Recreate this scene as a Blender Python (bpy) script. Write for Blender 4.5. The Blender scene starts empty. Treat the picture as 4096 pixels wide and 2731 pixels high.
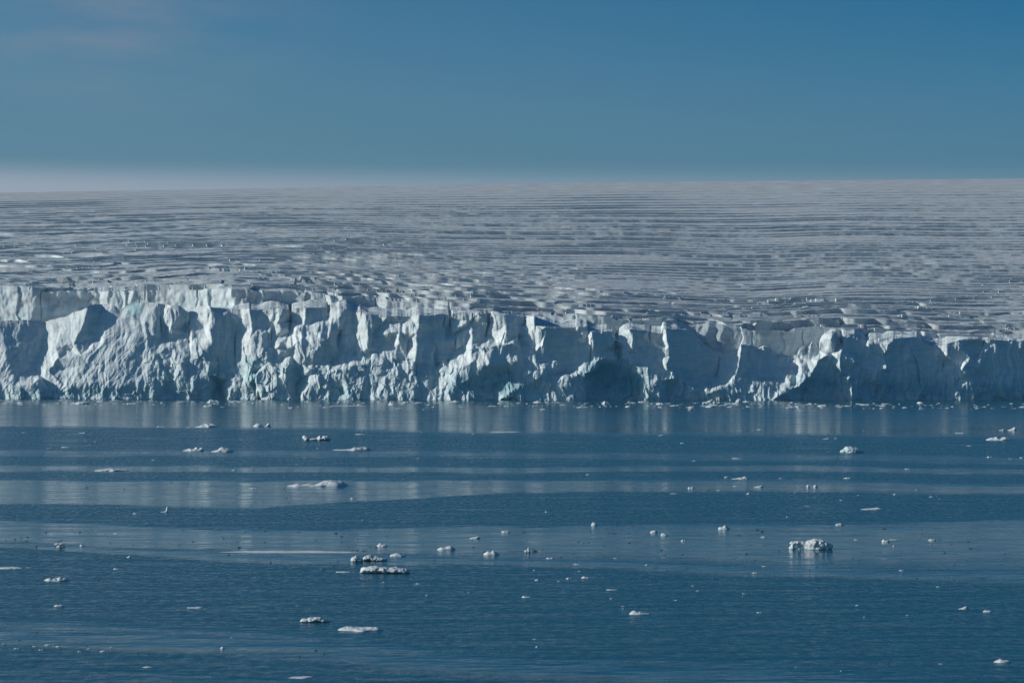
import bpy, math, random
import numpy as np
from mathutils import Vector, geometry
R = math.radians
S = bpy.context.scene
COL = S.collection

# ------------------------------------------------------------------ camera, world, sun, exposure
EYE = 18.0          # height of the ship's deck above the sea
F = 9240.0          # focal length in pixels of the 4096 px wide photograph
HZ = 1415.0         # eye-level row
ROLL = math.tan(R(0.2))
cam = bpy.data.cameras.new('camera'); camo = bpy.data.objects.new('camera', cam); COL.objects.link(camo)
cam.sensor_width = 36.0; cam.lens = 36.0 * F / 4096.0
cam.clip_start = 1.0; cam.clip_end = 60000.0
camo.location = (0, 0, EYE)
camo.rotation_mode = 'YXZ'
from mathutils import Matrix
camo.rotation_mode = 'QUATERNION'
camo.rotation_quaternion = (Matrix.Rotation(R(90) + math.atan((HZ - 1365.5) / F), 3, 'X') @ Matrix.Rotation(R(0.2), 3, 'Z')).to_quaternion()
S.camera = camo

SUN_EL = R(21); SUN_AZ = R(10)       # sun to the left, a touch on the camera's side of the ice front
sdir = Vector((-math.cos(SUN_EL) * math.cos(SUN_AZ), -math.cos(SUN_EL) * math.sin(SUN_AZ), math.sin(SUN_EL)))
w = bpy.data.worlds.new('World'); S.world = w; w.use_nodes = True
nt = w.node_tree; nt.nodes.clear()
out = nt.nodes.new('ShaderNodeOutputWorld'); bg = nt.nodes.new('ShaderNodeBackground')
sky = nt.nodes.new('ShaderNodeTexSky'); sky.sky_type = 'NISHITA'; sky.sun_disc = False
sky.sun_elevation = SUN_EL; sky.sun_rotation = math.atan2(sdir.x, sdir.y)
sky.air_density = 1.0; sky.dust_density = 0.6; sky.ozone_density = 2.0; sky.altitude = 0
bg.inputs['Strength'].default_value = 0.073
def wn(t, **k):
    n = nt.nodes.new(t)
    for a, b in k.items(): setattr(n, a, b)
    return n
L_ = nt.links.new
tint = wn('ShaderNodeMix', data_type='RGBA', blend_type='MULTIPLY'); tint.inputs[0].default_value = 1.0
# clear deep blue away from the sun, paler towards it
gtc = wn('ShaderNodeTexCoord'); gdot = wn('ShaderNodeVectorMath', operation='DOT_PRODUCT'); gdot.inputs[1].default_value = (0.8, 0.0, 1.2)
L_(gtc.outputs['Generated'], gdot.inputs[0])
gmr = wn('ShaderNodeMapRange'); gmr.inputs[1].default_value = -0.02; gmr.inputs[2].default_value = 0.40
L_(gdot.outputs['Value'], gmr.inputs[0])
gmx = wn('ShaderNodeMix', data_type='RGBA'); gmx.inputs[6].default_value = (0.43, 0.87, 1.17, 1); gmx.inputs[7].default_value = (0.06, 0.57, 0.94, 1)
L_(gmr.outputs[0], gmx.inputs[0]); L_(gmx.outputs[2], tint.inputs[7])
L_(sky.outputs[0], tint.inputs[6])
# thin cirrus veil: noise on the sky direction
tc = wn('ShaderNodeTexCoord'); mp = wn('ShaderNodeMapping'); mp.inputs['Scale'].default_value = (4.0, 4.0, 22.0)
mp.inputs['Rotation'].default_value = (0, R(14), 0)
nz = wn('ShaderNodeTexNoise'); nz.inputs['Scale'].default_value = 2.3; nz.inputs['Detail'].default_value = 5; nz.inputs['Roughness'].default_value = 0.55
L_(tc.outputs['Generated'], mp.inputs[0]); L_(mp.outputs[0], nz.inputs['Vector'])
cr = wn('ShaderNodeMapRange'); cr.inputs[1].default_value = 0.38; cr.inputs[2].default_value = 0.72; cr.inputs[3].default_value = 0.0; cr.inputs[4].default_value = 0.45
L_(nz.outputs[0], cr.inputs[0])
dv = wn('ShaderNodeVectorMath', operation='DISTANCE')      # the one wisp, high on the left
vp = wn('ShaderNodeVectorMath', operation='MULTIPLY'); vp.inputs[1].default_value = (1.0, 0.0, 2.0)
sub = wn('ShaderNodeVectorMath', operation='MULTIPLY'); sub.inputs[1].default_value = (1, 0, 2)
L_(tc.outputs['Generated'], vp.inputs[0]); L_(vp.outputs[0], dv.inputs[0])
dv.inputs[1].default_value = (-0.17, 0.0, 0.285)
mr = wn('ShaderNodeMapRange', interpolation_type='SMOOTHSTEP'); mr.inputs[1].default_value = 0.0; mr.inputs[2].default_value = 0.11; mr.inputs[3].default_value = 1.0; mr.inputs[4].default_value = 0.0
L_(dv.outputs['Value'], mr.inputs[0])
mu = wn('ShaderNodeMath', operation='MULTIPLY'); L_(cr.outputs[0], mu.inputs[0]); L_(mr.outputs[0], mu.inputs[1])
cm = wn('ShaderNodeMix', data_type='RGBA'); cm.inputs[7].default_value = (5.0, 4.8, 5.2, 1)
L_(mu.outputs[0], cm.inputs[0]); L_(tint.outputs[2], cm.inputs[6])
# low mist paling the sky just above the ice cap, thicker towards the sun side
sx = wn('ShaderNodeSeparateXYZ'); L_(tc.outputs['Generated'], sx.inputs[0])
mz = wn('ShaderNodeMapRange', interpolation_type='SMOOTHERSTEP'); mz.inputs[1].default_value = 0.087; mz.inputs[2].default_value = 0.068; L_(sx.outputs[2], mz.inputs[0])
mzp = wn('ShaderNodeMath', operation='POWER'); mzp.inputs[1].default_value = 1.4; L_(mz.outputs[0], mzp.inputs[0])
mx = wn('ShaderNodeMapRange'); mx.inputs[1].default_value = -0.22; mx.inputs[2].default_value = 0.24; mx.inputs[3].default_value = 1.0; mx.inputs[4].default_value = 0.25; L_(sx.outputs[0], mx.inputs[0])
mm = wn('ShaderNodeMath', operation='MULTIPLY'); L_(mzp.outputs[0], mm.inputs[0]); L_(mx.outputs[0], mm.inputs[1])
hm_ = wn('ShaderNodeMix', data_type='RGBA'); hm_.inputs[7].default_value = (4.9, 6.0, 7.3, 1)
L_(mm.outputs[0], hm_.inputs[0]); mz2 = wn('ShaderNodeMapRange', interpolation_type='SMOOTHSTEP'); mz2.inputs[1].default_value = 0.15; mz2.inputs[2].default_value = 0.075; mz2.inputs[4].default_value = 0.55; L_(sx.outputs[2], mz2.inputs[0])
hm2 = wn('ShaderNodeMix', data_type='RGBA'); hm2.inputs[7].default_value = (1.5, 3.3, 4.9, 1)
L_(mz2.outputs[0], hm2.inputs[0]); L_(cm.outputs[2], hm2.inputs[6]); L_(hm2.outputs[2], hm_.inputs[6])
L_(hm_.outputs[2], bg.inputs['Color']); L_(bg.outputs[0], out.inputs[0])

sl = bpy.data.lights.new('sun', 'SUN'); sl.energy = 4.3; sl.angle = R(0.5); sl.color = (1.0, 0.955, 0.88)
so = bpy.data.objects.new('sun', sl); COL.objects.link(so); so.rotation_mode = 'QUATERNION'
so.rotation_quaternion = sdir.to_track_quat('Z', 'Y')
S.view_settings.view_transform = 'Standard'; S.view_settings.look = 'None'; S.view_settings.gamma = 1
S.view_settings.use_curve_mapping = False; S.view_settings.exposure = -0.18

# ------------------------------------------------------------------ helpers
def tag(o, label=None, cat=None, group=None, kind=None):
    if label: o['label'] = label
    if cat: o['category'] = cat
    if group: o['group'] = group
    if kind: o['kind'] = kind
    return o

def unroll(px, py):            # photo pixel -> level image pixel
    return px, py - (px - 2048.0) * ROLL

_rng = np.random.RandomState(7)
PERM = np.tile(_rng.permutation(512), 3)
_a = _rng.rand(512) * 2 * np.pi
GX, GY = np.cos(_a), np.sin(_a)
HV = _rng.rand(512)
def hsh(*k):
    h = np.zeros(np.shape(k[0]), dtype=np.int64)
    for i in k: h = PERM[(h + np.asarray(i, dtype=np.int64)) & 511]
    return HV[h]
def pn(x, y, seed=0):
    x = np.asarray(x, dtype=float) + seed * 13.37; y = np.asarray(y, dtype=float) + seed * 7.91
    xi = np.floor(x).astype(np.int64); yi = np.floor(y).astype(np.int64)
    fx = x - xi; fy = y - yi
    u = fx * fx * fx * (fx * (fx * 6 - 15) + 10); v = fy * fy * fy * (fy * (fy * 6 - 15) + 10)
    def g(a, b):
        h = PERM[(PERM[(xi + a) & 511] + yi + b) & 511]
        return GX[h] * (fx - a) + GY[h] * (fy - b)
    n00, n10, n01, n11 = g(0, 0), g(1, 0), g(0, 1), g(1, 1)
    return ((n00 * (1 - u) + n10 * u) * (1 - v) + (n01 * (1 - u) + n11 * u) * v) * 1.5
def fbm(x, y, o=4, seed=0, gain=0.5):
    s = 0; a = 1
    for i in range(o):
        s = s + a * pn(x, y, seed + i * 3); x = x * 2.03; y = y * 2.03; a *= gain
    return s
def ridged(x, y, o=4, seed=0, gain=0.5):
    s = 0; a = 1
    for i in range(o):
        s = s + a * (0.5 - np.abs(pn(x, y, seed + i * 3))); x = x * 2.03; y = y * 2.03; a *= gain
    return s
def sst(a, b, x):
    t = np.clip((x - a) / (b - a), 0, 1); return t * t * (3 - 2 * t)

def grid_mesh(name, P, mat, attrs=None, smooth=True, closed=False):
    n, m = P.shape[:2]
    me = bpy.data.meshes.new(name)
    me.vertices.add(n * m); me.vertices.foreach_set('co', P.reshape(-1).astype(np.float32))
    idx = np.arange(n * m, dtype=np.int32).reshape(n, m)
    if closed: idx = np.concatenate([idx, idx[:, :1]], axis=1)
    q = np.stack([idx[:-1, :-1], idx[:-1, 1:], idx[1:, 1:], idx[1:, :-1]], axis=-1).reshape(-1)
    nf = len(q) // 4
    me.loops.add(nf * 4); me.loops.foreach_set('vertex_index', q)
    me.polygons.add(nf); me.polygons.foreach_set('loop_start', np.arange(nf, dtype=np.int32) * 4)
    me.polygons.foreach_set('use_smooth', np.full(nf, smooth))
    me.update(calc_edges=True)
    for k, a in (attrs or {}).items():
        at = me.attributes.new(k, 'FLOAT', 'POINT'); at.data.foreach_set('value', np.asarray(a, dtype=np.float32).reshape(-1))
    me.materials.append(mat)
    o = bpy.data.objects.new(name, me); COL.objects.link(o)
    return o

class NB:                       # tiny node-tree builder
    def __init__(s, name):
        s.m = bpy.data.materials.new(name); s.m.use_nodes = True; s.t = s.m.node_tree
        s.b = s.t.nodes['Principled BSDF']
    def n(s, t, inp=None, **k):
        x = s.t.nodes.new(t)
        for a, b in k.items(): setattr(x, a, b)
        for a, b in (inp or {}).items():
            if isinstance(b, bpy.types.NodeSocket): s.t.links.new(b, x.inputs[a])
            else: x.inputs[a].default_value = b
        return x
    def math(s, op, a, b=0.0, clamp=False):
        return s.n('ShaderNodeMath', {0: a, 1: b}, operation=op, use_clamp=clamp).outputs[0]
    def mix(s, f, a, b):
        return s.n('ShaderNodeMix', {0: f, 6: a, 7: b}, data_type='RGBA').outputs[2]
    def link(s, a, b): s.t.links.new(a, b)

# ------------------------------------------------------------------ materials
def ice_material(name, white, teal, dirt, bump=0.25, sc=1.0):
    k = NB(name)
    g = k.n('ShaderNodeNewGeometry'); tc = k.n('ShaderNodeTexCoord')
    pos = g.outputs['Position']
    blue = k.n('ShaderNodeAttribute', attribute_name='blue').outputs['Fac']
    dr = k.n('ShaderNodeAttribute', attribute_name='dirt').outputs['Fac']
    n1 = k.n('ShaderNodeTexNoise', {'Vector': pos, 'Scale': 0.35 * sc, 'Detail': 6, 'Roughness': 0.6}).outputs[0]
    n2 = k.n('ShaderNodeTexNoise', {'Vector': pos, 'Scale': 1.7 * sc, 'Detail': 5, 'Roughness': 0.65}).outputs[0]
    bl = k.math('ADD', blue, k.math('MULTIPLY', k.math('SUBTRACT', n1, 0.5), 0.6), True)
    c = k.mix(bl, white, teal)
    df = k.math('MULTIPLY', dr, k.n('ShaderNodeMapRange', {0: n2, 1: 0.35, 2: 0.65, 3: 0.45, 4: 1.0}).outputs[0], True)
    c = k.mix(df, c, dirt)
    k.link(c, k.b.inputs['Base Color'])
    k.b.inputs['Roughness'].default_value = 0.7
    k.b.inputs['Specular IOR Level'].default_value = 0.3
    n3 = k.n('ShaderNodeTexNoise', {'Vector': pos, 'Scale': 0.9 * sc, 'Detail': 8, 'Roughness': 0.7}).outputs[0]
    bm = k.n('ShaderNodeBump', {'Strength': bump, 'Distance': 0.6 / sc, 'Height': n3})
    k.link(bm.outputs[0], k.b.inputs['Normal'])
    return k.m
M_ice = ice_material('glacier_ice', (0.72, 0.785, 0.785, 1), (0.22, 0.48, 0.53, 1), (0.38, 0.37, 0.36, 1), 0.13)
M_plat = ice_material('glacier_snow', (0.64, 0.70, 0.70, 1), (0.40, 0.60, 0.65, 1), (0.385, 0.39, 0.395, 1), 0.12, 0.5)
M_floe = ice_material('floe_ice', (0.70, 0.74, 0.75, 1), (0.36, 0.60, 0.64, 1), (0.40, 0.38, 0.36, 1), 0.5, 4.0)
M_dark = ice_material('dark_ice', (0.06, 0.09, 0.10, 1), (0.05, 0.10, 0.12, 1), (0.05, 0.05, 0.05, 1), 0.4, 5.0)

# ------------------------------------------------------------------ the ice front, traced as ridges and hollows (photo crops -> metres of protrusion)
C1 = lambda x, y: (x * 0.4677, 1050 + y * 0.4677)
C2 = lambda x, y: (1000 + x * 0.4677, 1050 + y * 0.4677)
C3 = lambda x, y: (2000 + x * 0.4677, 1050 + y * 0.4677)
C4 = lambda x, y: (3000 + x * 0.466, 1050 + y * 0.466)
T0 = [C1(*p) for p in [(0,505),(100,495),(200,487),(300,500),(390,500),(480,480),(560,460),(620,430),(680,410),(710,400),(735,385),(760,372),(850,355),(950,345),(1000,380),(1030,395),(1080,370),(1140,330),(1200,320),(1250,335),(1300,345),(1380,350),(1430,365),(1455,370),(1540,372),(1580,405),(1600,420),(1625,420),(1640,385),(1700,375),(1765,365),(1800,378),(1960,400),(1990,395),(2070,393),(2130,395)]]
T0 += [C2(*p) for p in [(0,400),(100,395),(325,398),(335,450),(350,450),(360,395),(460,385),(560,380),(650,385),(662,430),(680,430),(690,385),(740,385),(760,370),(820,375),(850,400),(886,428),(940,423),(1070,445),(1240,460),(1400,455),(1420,450),(1550,447),(1690,440),(1702,480),(1715,480),(1730,435),(1900,430),(1960,428),(2015,435),(2030,490),(2045,480),(2070,440),(2130,437)]]
T0 += [C3(*p) for p in [(0,440),(150,450),(200,455),(210,490),(230,470),(290,458),(302,538),(400,552),(638,556),(648,552),(740,548),(752,594),(775,596),(790,590),(960,590),(988,612),(1003,650),(1020,600),(1060,578),(1110,570),(1270,585),(1285,600),(1300,592),(1380,600),(1395,560),(1450,565),(1600,575),(1680,640),(1750,710),(1850,755),(1920,790),(2030,770),(2060,705),(2100,702)]]
T0 += [C4(*p) for p in [(0,700),(60,745),(120,725),(180,740),(240,790),(330,790),(400,795),(425,735),(460,715),(480,770),(530,685),(560,690),(590,740),(600,660),(640,610),(700,600),(745,612),(780,650),(800,612),(900,615),(960,640),(1000,680),(1030,655),(1080,650),(1200,655),(1350,645),(1430,640),(1470,690),(1550,715),(1650,710),(1720,690),(1800,660),(1900,655),(1990,665),(2040,655),(2100,660),(2280,670),(2352,670)]]
T1 = [C1(*p) for p in [(0,232),(130,245),(180,240),(290,245),(400,250),(600,240),(720,245),(745,258),(770,245),(900,245),(1000,240),(1020,252),(1080,243),(1250,240),(1400,232),(1560,230),(1730,233),(1745,222),(1930,228),(2130,232)]]
T1 += [C2(*p) for p in [(0,235),(60,243),(440,250),(460,262),(480,250),(630,262),(650,276),(800,290),(960,300),(1050,318),(1100,328),(1300,350),(1450,362),(1600,375),(1720,395),(1900,400),(2080,402),(2130,420)]]
T1 += [C3(*p) for p in [(0,425),(120,440),(270,445),(480,450),(540,470),(560,470),(650,446),(850,455),(950,470),(1000,492),(1100,485),(1115,498),(1300,492),(1495,495),(1520,520),(1600,545),(1900,550),(2050,565),(2100,565)]]
T1 += [C4(*p) for p in [(0,585),(100,578),(250,580),(330,596),(380,562),(560,545),(750,560),(980,558),(995,575),(1070,563),(1200,570),(1430,580),(1600,615),(1800,620),(2000,628),(2352,645)]]
CLIFF = (
 (C1, [(0,400,3),(0,1150,16),(130,1150,17),(330,1150,17),(450,1140,14.5),(600,1150,15),(900,1150,15),(1100,1160,14),(1400,1160,12),(1540,1155,11),(1700,1150,9.5),(1790,1155,9),(1830,1158,6.5),(1915,1160,6),(1940,1160,9),(2190,1155,10),(2230,1155,8),(2250,1158,11),
 (0,1060,15.5),(130,1050,16),(280,1045,16),(330,985,14),(455,1110,13.5),(560,1060,14.3),(700,1030,14.5),(890,1020,14),(1050,1050,14),(1250,1070,13),(1390,1050,11.5),
 (0,520,6),(30,650,8),(60,800,11),(110,950,13),(0,1000,14.5),(200,495,3),(200,700,6.5),
 (390,500,0.5),(385,600,1.5),(350,740,3.5),(300,850,6),(310,930,9.5),(150,985,13),
 (740,385,5),(735,450,5.5),(680,600,6.5),(760,560,4),(830,620,3.5),(640,700,7.5),(500,820,9.5),(420,930,11.5),(620,745,6.6),(480,900,9.4),(345,975,11),(700,800,9.6),
 (560,460,2.5),(520,600,4),(480,720,6.5),
 (900,500,3),(870,700,7.5),(720,900,11.5),(850,360,0),(950,350,0.5),(860,450,2),(1010,480,3),(1150,560,5),(1100,750,8.5),(1000,950,12.5),(1060,400,1),
 (1200,325,1.5),(1180,480,3.5),(1340,345,3),(1330,500,4.5),(1250,650,6.5),(1300,800,9),(1250,1000,12),(1200,850,9.3),(1260,500,4.5),
 (1380,352,2.5),(1425,370,2),(1457,370,4.4),(1457,550,5.2),(1460,720,6.7),(1400,880,9.5),(1425,550,2.6),(1435,650,4),(1365,500,3),(1370,650,4.4),(1340,600,5.5),
 (1560,372,4),(1600,440,3.2),(1600,600,3),(1570,690,5),(1500,720,6),(1550,440,4.2),(1615,425,0),(1615,560,1),(1615,680,3.6),
 (1640,385,2.5),(1635,500,3),(1640,560,4),(1730,480,4.5),(1765,370,4),(1740,560,3.5),(1795,380,5.8),(1800,560,6.8),(1815,700,7.8),(1640,680,6),
 (1930,430,5),(1960,560,4),(1930,700,5),(1990,560,3),(2010,600,3),(2015,750,4.5),(2000,890,6),(1960,402,3.5),
 (2070,400,3.5),(2060,530,4),(2140,398,5.8),(2145,560,6),(2110,700,7.4),
 (1870,880,5),(1950,900,5.5),(1880,1050,5.2),(1790,950,9),(1800,1100,9.3),(1945,1000,8),(2100,880,7.7),(2190,950,7),(2130,900,8.8),(2190,1050,7.4),(2130,1040,9.5),(2080,1080,9.6),
 (1450,820,8),(1500,950,10),(1620,830,8.7),(1730,750,8),(1600,1000,10.5),(1690,1050,10),(1820,760,7.5),(1540,860,9.6),(1460,970,9.0),(1400,980,11),(1530,1110,11.2),(1440,1110,10.4)]),
 (C2, [(100,395,5),(60,560,5),(0,560,5.5),(130,450,4.5),(190,640,5),(180,700,6),(100,620,7),(0,640,7.6),(290,430,5.8),(300,560,6.2),(230,520,6),(200,560,4.8),(330,430,4),(335,620,4.5),(341,400,0.5),(340,500,1.2),
 (360,395,4),(352,600,5),(460,390,5.4),(470,540,5.4),(600,470,4.2),(660,460,3.2),(665,400,3.2),(690,400,4),(740,390,5),(700,540,5.5),(480,570,6.5),(600,530,6),(680,600,7),(560,600,8),(460,640,8.5),
 (770,370,4.5),(760,470,5.8),(820,390,5),(880,440,3.9),(885,600,3.5),(800,600,4.5),(770,560,5),(765,630,2.6),(795,625,4.4),(900,620,4.2),(900,780,4.8),(800,800,6.8),(760,760,5.5),
 (895,430,4.2),(907,760,5.2),(940,425,6),(960,760,7.3),(1000,600,7.3),(990,450,7),(1070,450,6.2),(1060,620,5),(1010,740,7.8),(1050,770,6),(1130,560,4.8),(1115,470,5.5),(1140,700,5.4),(1100,760,6.5),
 (1175,460,7.2),(1190,600,7.4),(1190,760,7.8),(1225,500,5.3),(1220,640,5.3),(1220,720,6),(1245,465,6.6),(1262,600,7.1),(1285,700,7.8),(1310,850,8.8),(1370,500,5.8),(1365,680,5.6),(1340,780,6.5),
 (1380,480,5.8),(1437,458,8.4),(1432,600,8.4),(1412,700,8),(1410,860,9.3),
 (1450,560,7.2),(1480,610,5),(1660,450,3.6),(1650,560,3.2),(1690,500,2.6),(1708,585,1.2),(1700,442,3),(1715,500,1.6),(1740,440,4),(1880,500,3.5),(1900,435,4),(1892,520,2.6),(1960,432,4.8),(2010,520,4),(2030,560,1.2),(2035,490,0.6),(2022,640,1.2),(2070,442,4),(2100,520,4.5),(2110,600,4.5),
 (1755,620,2),(1755,740,2.6),(1740,590,4.5),(1680,680,5),(1690,780,4),(1772,640,4.7),(1830,700,4),(1560,640,4.3),(1600,740,4.2),
 (0,760,8),(130,740,9),(210,740,7.8),(240,720,9.5),(300,740,9),(340,780,7.8),(410,575,7.8),(405,680,9.5),(440,620,8),(520,640,9.5),(640,650,9.8),(700,720,8),(760,820,5.2),(580,760,10.2),(620,850,8.2),(700,860,6.6),(700,930,10.5),(800,860,8.5),(900,800,6.8),(880,880,10.2),(840,900,10.7),
 (150,860,9.5),(200,850,8.5),(50,960,10.4),(80,1080,11.3),(150,1150,11.8),(340,1150,11.5),(385,880,8.6),(425,1000,8),(400,1060,8.8),(340,860,10.5),(310,950,11.3),(420,1140,9.6),(20,900,8.6),
 (430,870,9.5),(560,1000,11.5),(500,940,10.9),(530,960,10),(440,1150,12),(740,1160,12),(830,1050,11.8),(790,1100,10.2),(850,1160,12.8),(1000,1160,12),(1100,1150,13),(1400,1160,12.5),(1580,1165,12),(1730,1165,12.8),(1790,1040,11.8),(1800,1165,11.2),(1860,1165,12.5),(2110,1165,10),(2160,1165,10.5),
 (900,960,11),(1000,860,9),(1060,800,8),(1200,860,8.5),(1150,1000,11),(1280,930,10),(1320,900,9.5),(1400,950,10.2),(1430,870,8.2),(1490,720,6.7),(1470,860,7.3),(1550,770,6.7),(1590,880,6.8),(1620,1030,9.3),(1500,1130,11.5),(1440,1020,10.3),(1350,1030,11.3),(1240,1130,12.5),(1370,1015,10.2),
 (1600,870,5.6),(1700,800,4.2),(1770,720,5),(1900,700,6.8),(2000,720,7.8),(1960,760,8),(1650,860,8),(1700,900,8.2),(1770,960,11),(1900,850,10.7),(2000,880,12),(2060,880,12.5),
 (2000,950,10.3),(1900,1000,11),(2150,950,8),(2100,1050,8.2),(1950,1100,10.3),(1880,1060,10.5),(1740,980,11),(1700,1100,12)]),
 (C3, [(0,1175,11.5),(30,1150,12.5),(200,1180,12),(380,1180,11.5),(430,1180,12),(600,1180,12.5),(730,1180,12),(760,1185,9.5),(1000,1180,8.5),(1180,1180,9),(1240,1180,11.5),(1380,1180,12),(1450,1180,10.5),(1700,1185,11.5),(1900,1180,12.5),(2060,1185,13.5),
 (0,560,4.8),(60,540,5.7),(150,600,4.5),(170,640,3.3),(220,560,4.5),(208,480,1.6),(240,470,4.5),(240,600,5.5),(275,560,6.8),(265,740,6.5),(180,740,5),(40,700,8.2),(120,690,8.8),(160,750,7),(20,800,9),(90,850,10.3),
 (300,545,7),(322,560,8.7),(340,700,8),(388,560,10),(378,700,9.9),(377,900,10.9),(360,980,11.2),(330,860,9.5),(290,760,8),(280,1020,11.7),(240,950,10.5),(220,820,8),(180,900,10),
 (395,570,9.4),(402,700,8.2),(402,840,7.6),(500,720,6.8),(560,640,6.4),(640,620,5.7),(640,560,7),(460,800,6.6),(530,700,7.7),(635,640,5.6),(667,555,8.3),(662,640,7.7),(720,600,7),(740,560,6.4),(735,720,6.2),(640,720,5.8),(620,850,5.8),(630,930,7.5),(540,930,6.3),(530,850,5.6),
 (740,600,6.3),(755,595,8),(777,600,9.3),(740,780,7),(700,850,8),(640,930,8.7),(782,700,9.8),(777,900,10.7),(720,880,9),
 (790,600,8.4),(960,600,7.3),(795,780,8.3),(830,840,9.7),(800,900,10.5),(975,650,6.8),(985,800,6.2),(900,780,7.5),(996,620,2),(1001,720,2),(1005,800,3),
 (1012,620,5.2),(1060,590,6),(1055,700,6.5),(1050,800,6.5),(1110,572,7.9),(1130,680,8.2),(1100,750,7),(1143,730,8.4),(1155,880,9.2),(1165,720,6.8),(1270,600,6.5),(1280,700,5.8),(1240,800,6.5),(1190,830,7.5),(1276,640,4.4),(1370,620,5.3),(1370,700,5.3),
 (1385,620,6),(1402,565,9),(1412,640,9.4),(1380,800,7.8),(1390,900,8.5),(1412,740,9.2),(1440,720,9.6),(1420,880,10.3),(1430,1000,11.2),(1470,800,9),(1480,980,11),(1520,850,8.5),(1540,980,10),
 (1450,570,8.4),(1590,580,6.5),(1750,720,5),(1850,770,4.3),(1860,960,3),(1600,800,6.3),(1600,950,6.8),(1700,1040,7.8),(1700,850,5.3),(1840,1000,4.8),(1920,790,4.6),(1890,850,4),
 (2060,706,8.4),(2062,800,8.9),(2025,920,10),(2010,1010,10.9),(1900,880,4),(1930,980,7.3),(1850,1010,6.8),(1720,1080,10.3),(1900,1090,12.3),(2000,1100,12.7),(2000,780,5),(1980,860,6.3),
 (2110,702,7.5),(2100,800,7.6),(2080,930,8.4),(2100,1050,11),(2120,1130,13),
 (730,930,10.8),(800,915,10.8),(870,830,9.2),(920,810,8.7),(990,812,8.5),(1010,860,7.5),(1060,860,7),(770,1000,7.6),(850,930,6.6),(1000,1000,5.8),(1150,1000,7.3),(1100,1100,6.8),(800,1100,7.8),(960,1150,8),(1140,900,8.5),(1195,900,9.2),(1170,1000,9.2),(1230,1050,10.7),
 (480,840,9.2),(430,960,10),(560,960,11),(450,1050,11.5),(650,950,11.2),(600,1080,12),(720,1050,11.7),(350,1080,10.6),(200,1050,11.7),(100,1100,12),(100,950,9.2),(30,870,10.5),(150,850,10),(0,900,9.5),(0,1000,9),(500,900,9),
 (1250,850,8),(1330,720,8),(1300,900,10.2),(1300,1050,11.7),(1360,1000,11.5),(1400,1100,10.6),(1530,990,10.5),(1500,1080,9.3),(1600,1100,10.5),(1650,1070,11.4),(1800,1100,12.4),(1750,1130,11.3),(2040,1140,13)]),
 (C4, [(0,1180,13.5),(160,1190,14),(330,1190,12),(348,1190,14.2),(388,1190,13.5),(450,1190,11.5),(700,1195,11),(840,1195,11.5),(868,1195,14.2),(910,1195,13),(930,1195,12),(1100,1195,12),(1400,1200,11.5),(1700,1200,11),(1880,1200,12),(1902,1200,13),(1930,1200,11.5),(2352,1200,11),
 (602,660,6),(640,612,7.4),(712,605,10),(702,640,10.4),(675,790,10.4),(600,840,10.7),(520,960,12.2),(420,1060,13),(335,1100,13.7),(200,1178,14.2),(590,740,6.3),(580,800,6.8),(480,840,7.3),(380,920,7.8),(290,940,8.2),(270,1020,9.8),(100,1040,11.5),(0,1060,11.5),(340,1000,11),(450,900,10),
 (0,705,6),(100,745,5),(200,765,4.8),(240,850,5.3),(100,900,6.5),(280,900,5.8),(400,820,4.8),(0,900,7),(430,740,5.8),(460,722,6.2),(540,692,5.8),(450,790,6),(120,1110,13.2),
 (745,614,8.5),(785,680,5.8),(740,740,6.5),(695,780,8),(800,617,7),(825,640,9.3),(812,720,8.6),(740,760,8.8),
 (625,850,9.3),(700,870,9),(640,1000,9.6),(560,1000,10),(480,1060,11.3),(450,1100,11.3),(700,1050,9.6),(380,1110,12.8),
 (737,765,9),(757,780,10.7),(782,900,11.7),(845,1000,12.7),(872,1100,13.6),(835,1060,10.6),(790,980,10),(885,1000,10.8),(820,880,9.8),(905,1100,11.6),
 (903,850,10.9),(830,900,9.6),(1060,975,9),(960,840,8.2),(870,940,9.3),
 (870,640,7.3),(950,625,7),(930,800,7.5),(985,690,7.3),(1012,700,9),(1030,662,7.5),(1080,652,8),(1010,780,8.3),(1060,760,9.2),(1100,690,8.5),(1180,660,8.5),(1140,820,9),(1205,700,10.3),(1240,670,9),(1235,760,8),(1300,800,7.3),(1210,900,8.3),(1120,900,9.4),(1100,930,10.5),(1182,905,10.7),(1070,980,11.2),(1200,950,8.8),(1350,650,7),(1400,790,6.8),(1330,840,7.5),(1380,800,8.5),(1430,880,7),(1460,1000,7),(1470,692,5.5),(1460,820,6),(1550,718,5),(1620,760,5.5),(1655,880,5),(1660,790,5.5),(1690,720,8.3),(1690,790,8.5),(1800,665,8.8),(1812,740,8.7),(1830,850,8),(1790,900,8),(1680,930,7.3),(1600,1000,6.8),(1500,1100,9.3),(1780,1030,8.6),(1802,1070,11.2),(1820,930,10.2),(1855,870,10.8),(1930,900,9.3),(1900,1000,10.5),(1860,1090,11.5),(1900,1150,12),(1960,780,6.4),(1982,700,6.4),(2000,662,9),(2040,660,9.8),(1990,780,8.5),(1900,820,9),(2100,700,9),(2190,720,7.8),(2200,662,8.5),(2212,790,8.5),(2150,900,8.3),(2000,1000,8.3),(2022,1080,11.2),(2050,1050,10.5),(2250,1050,10.5),(2352,1060,10),(2352,700,8),(2352,900,7.8),(1400,1000,8.6),(1250,1050,9.3),(1150,1050,10.7),(1100,1100,9.3),(1000,1020,9.3),(950,1050,11),(960,1140,10.8)]),
)
pts = []
for cf, lst in CLIFF:
    for (x, y, p) in lst:
        a, b = cf(x, y); pts.append((a, b, p))
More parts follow.
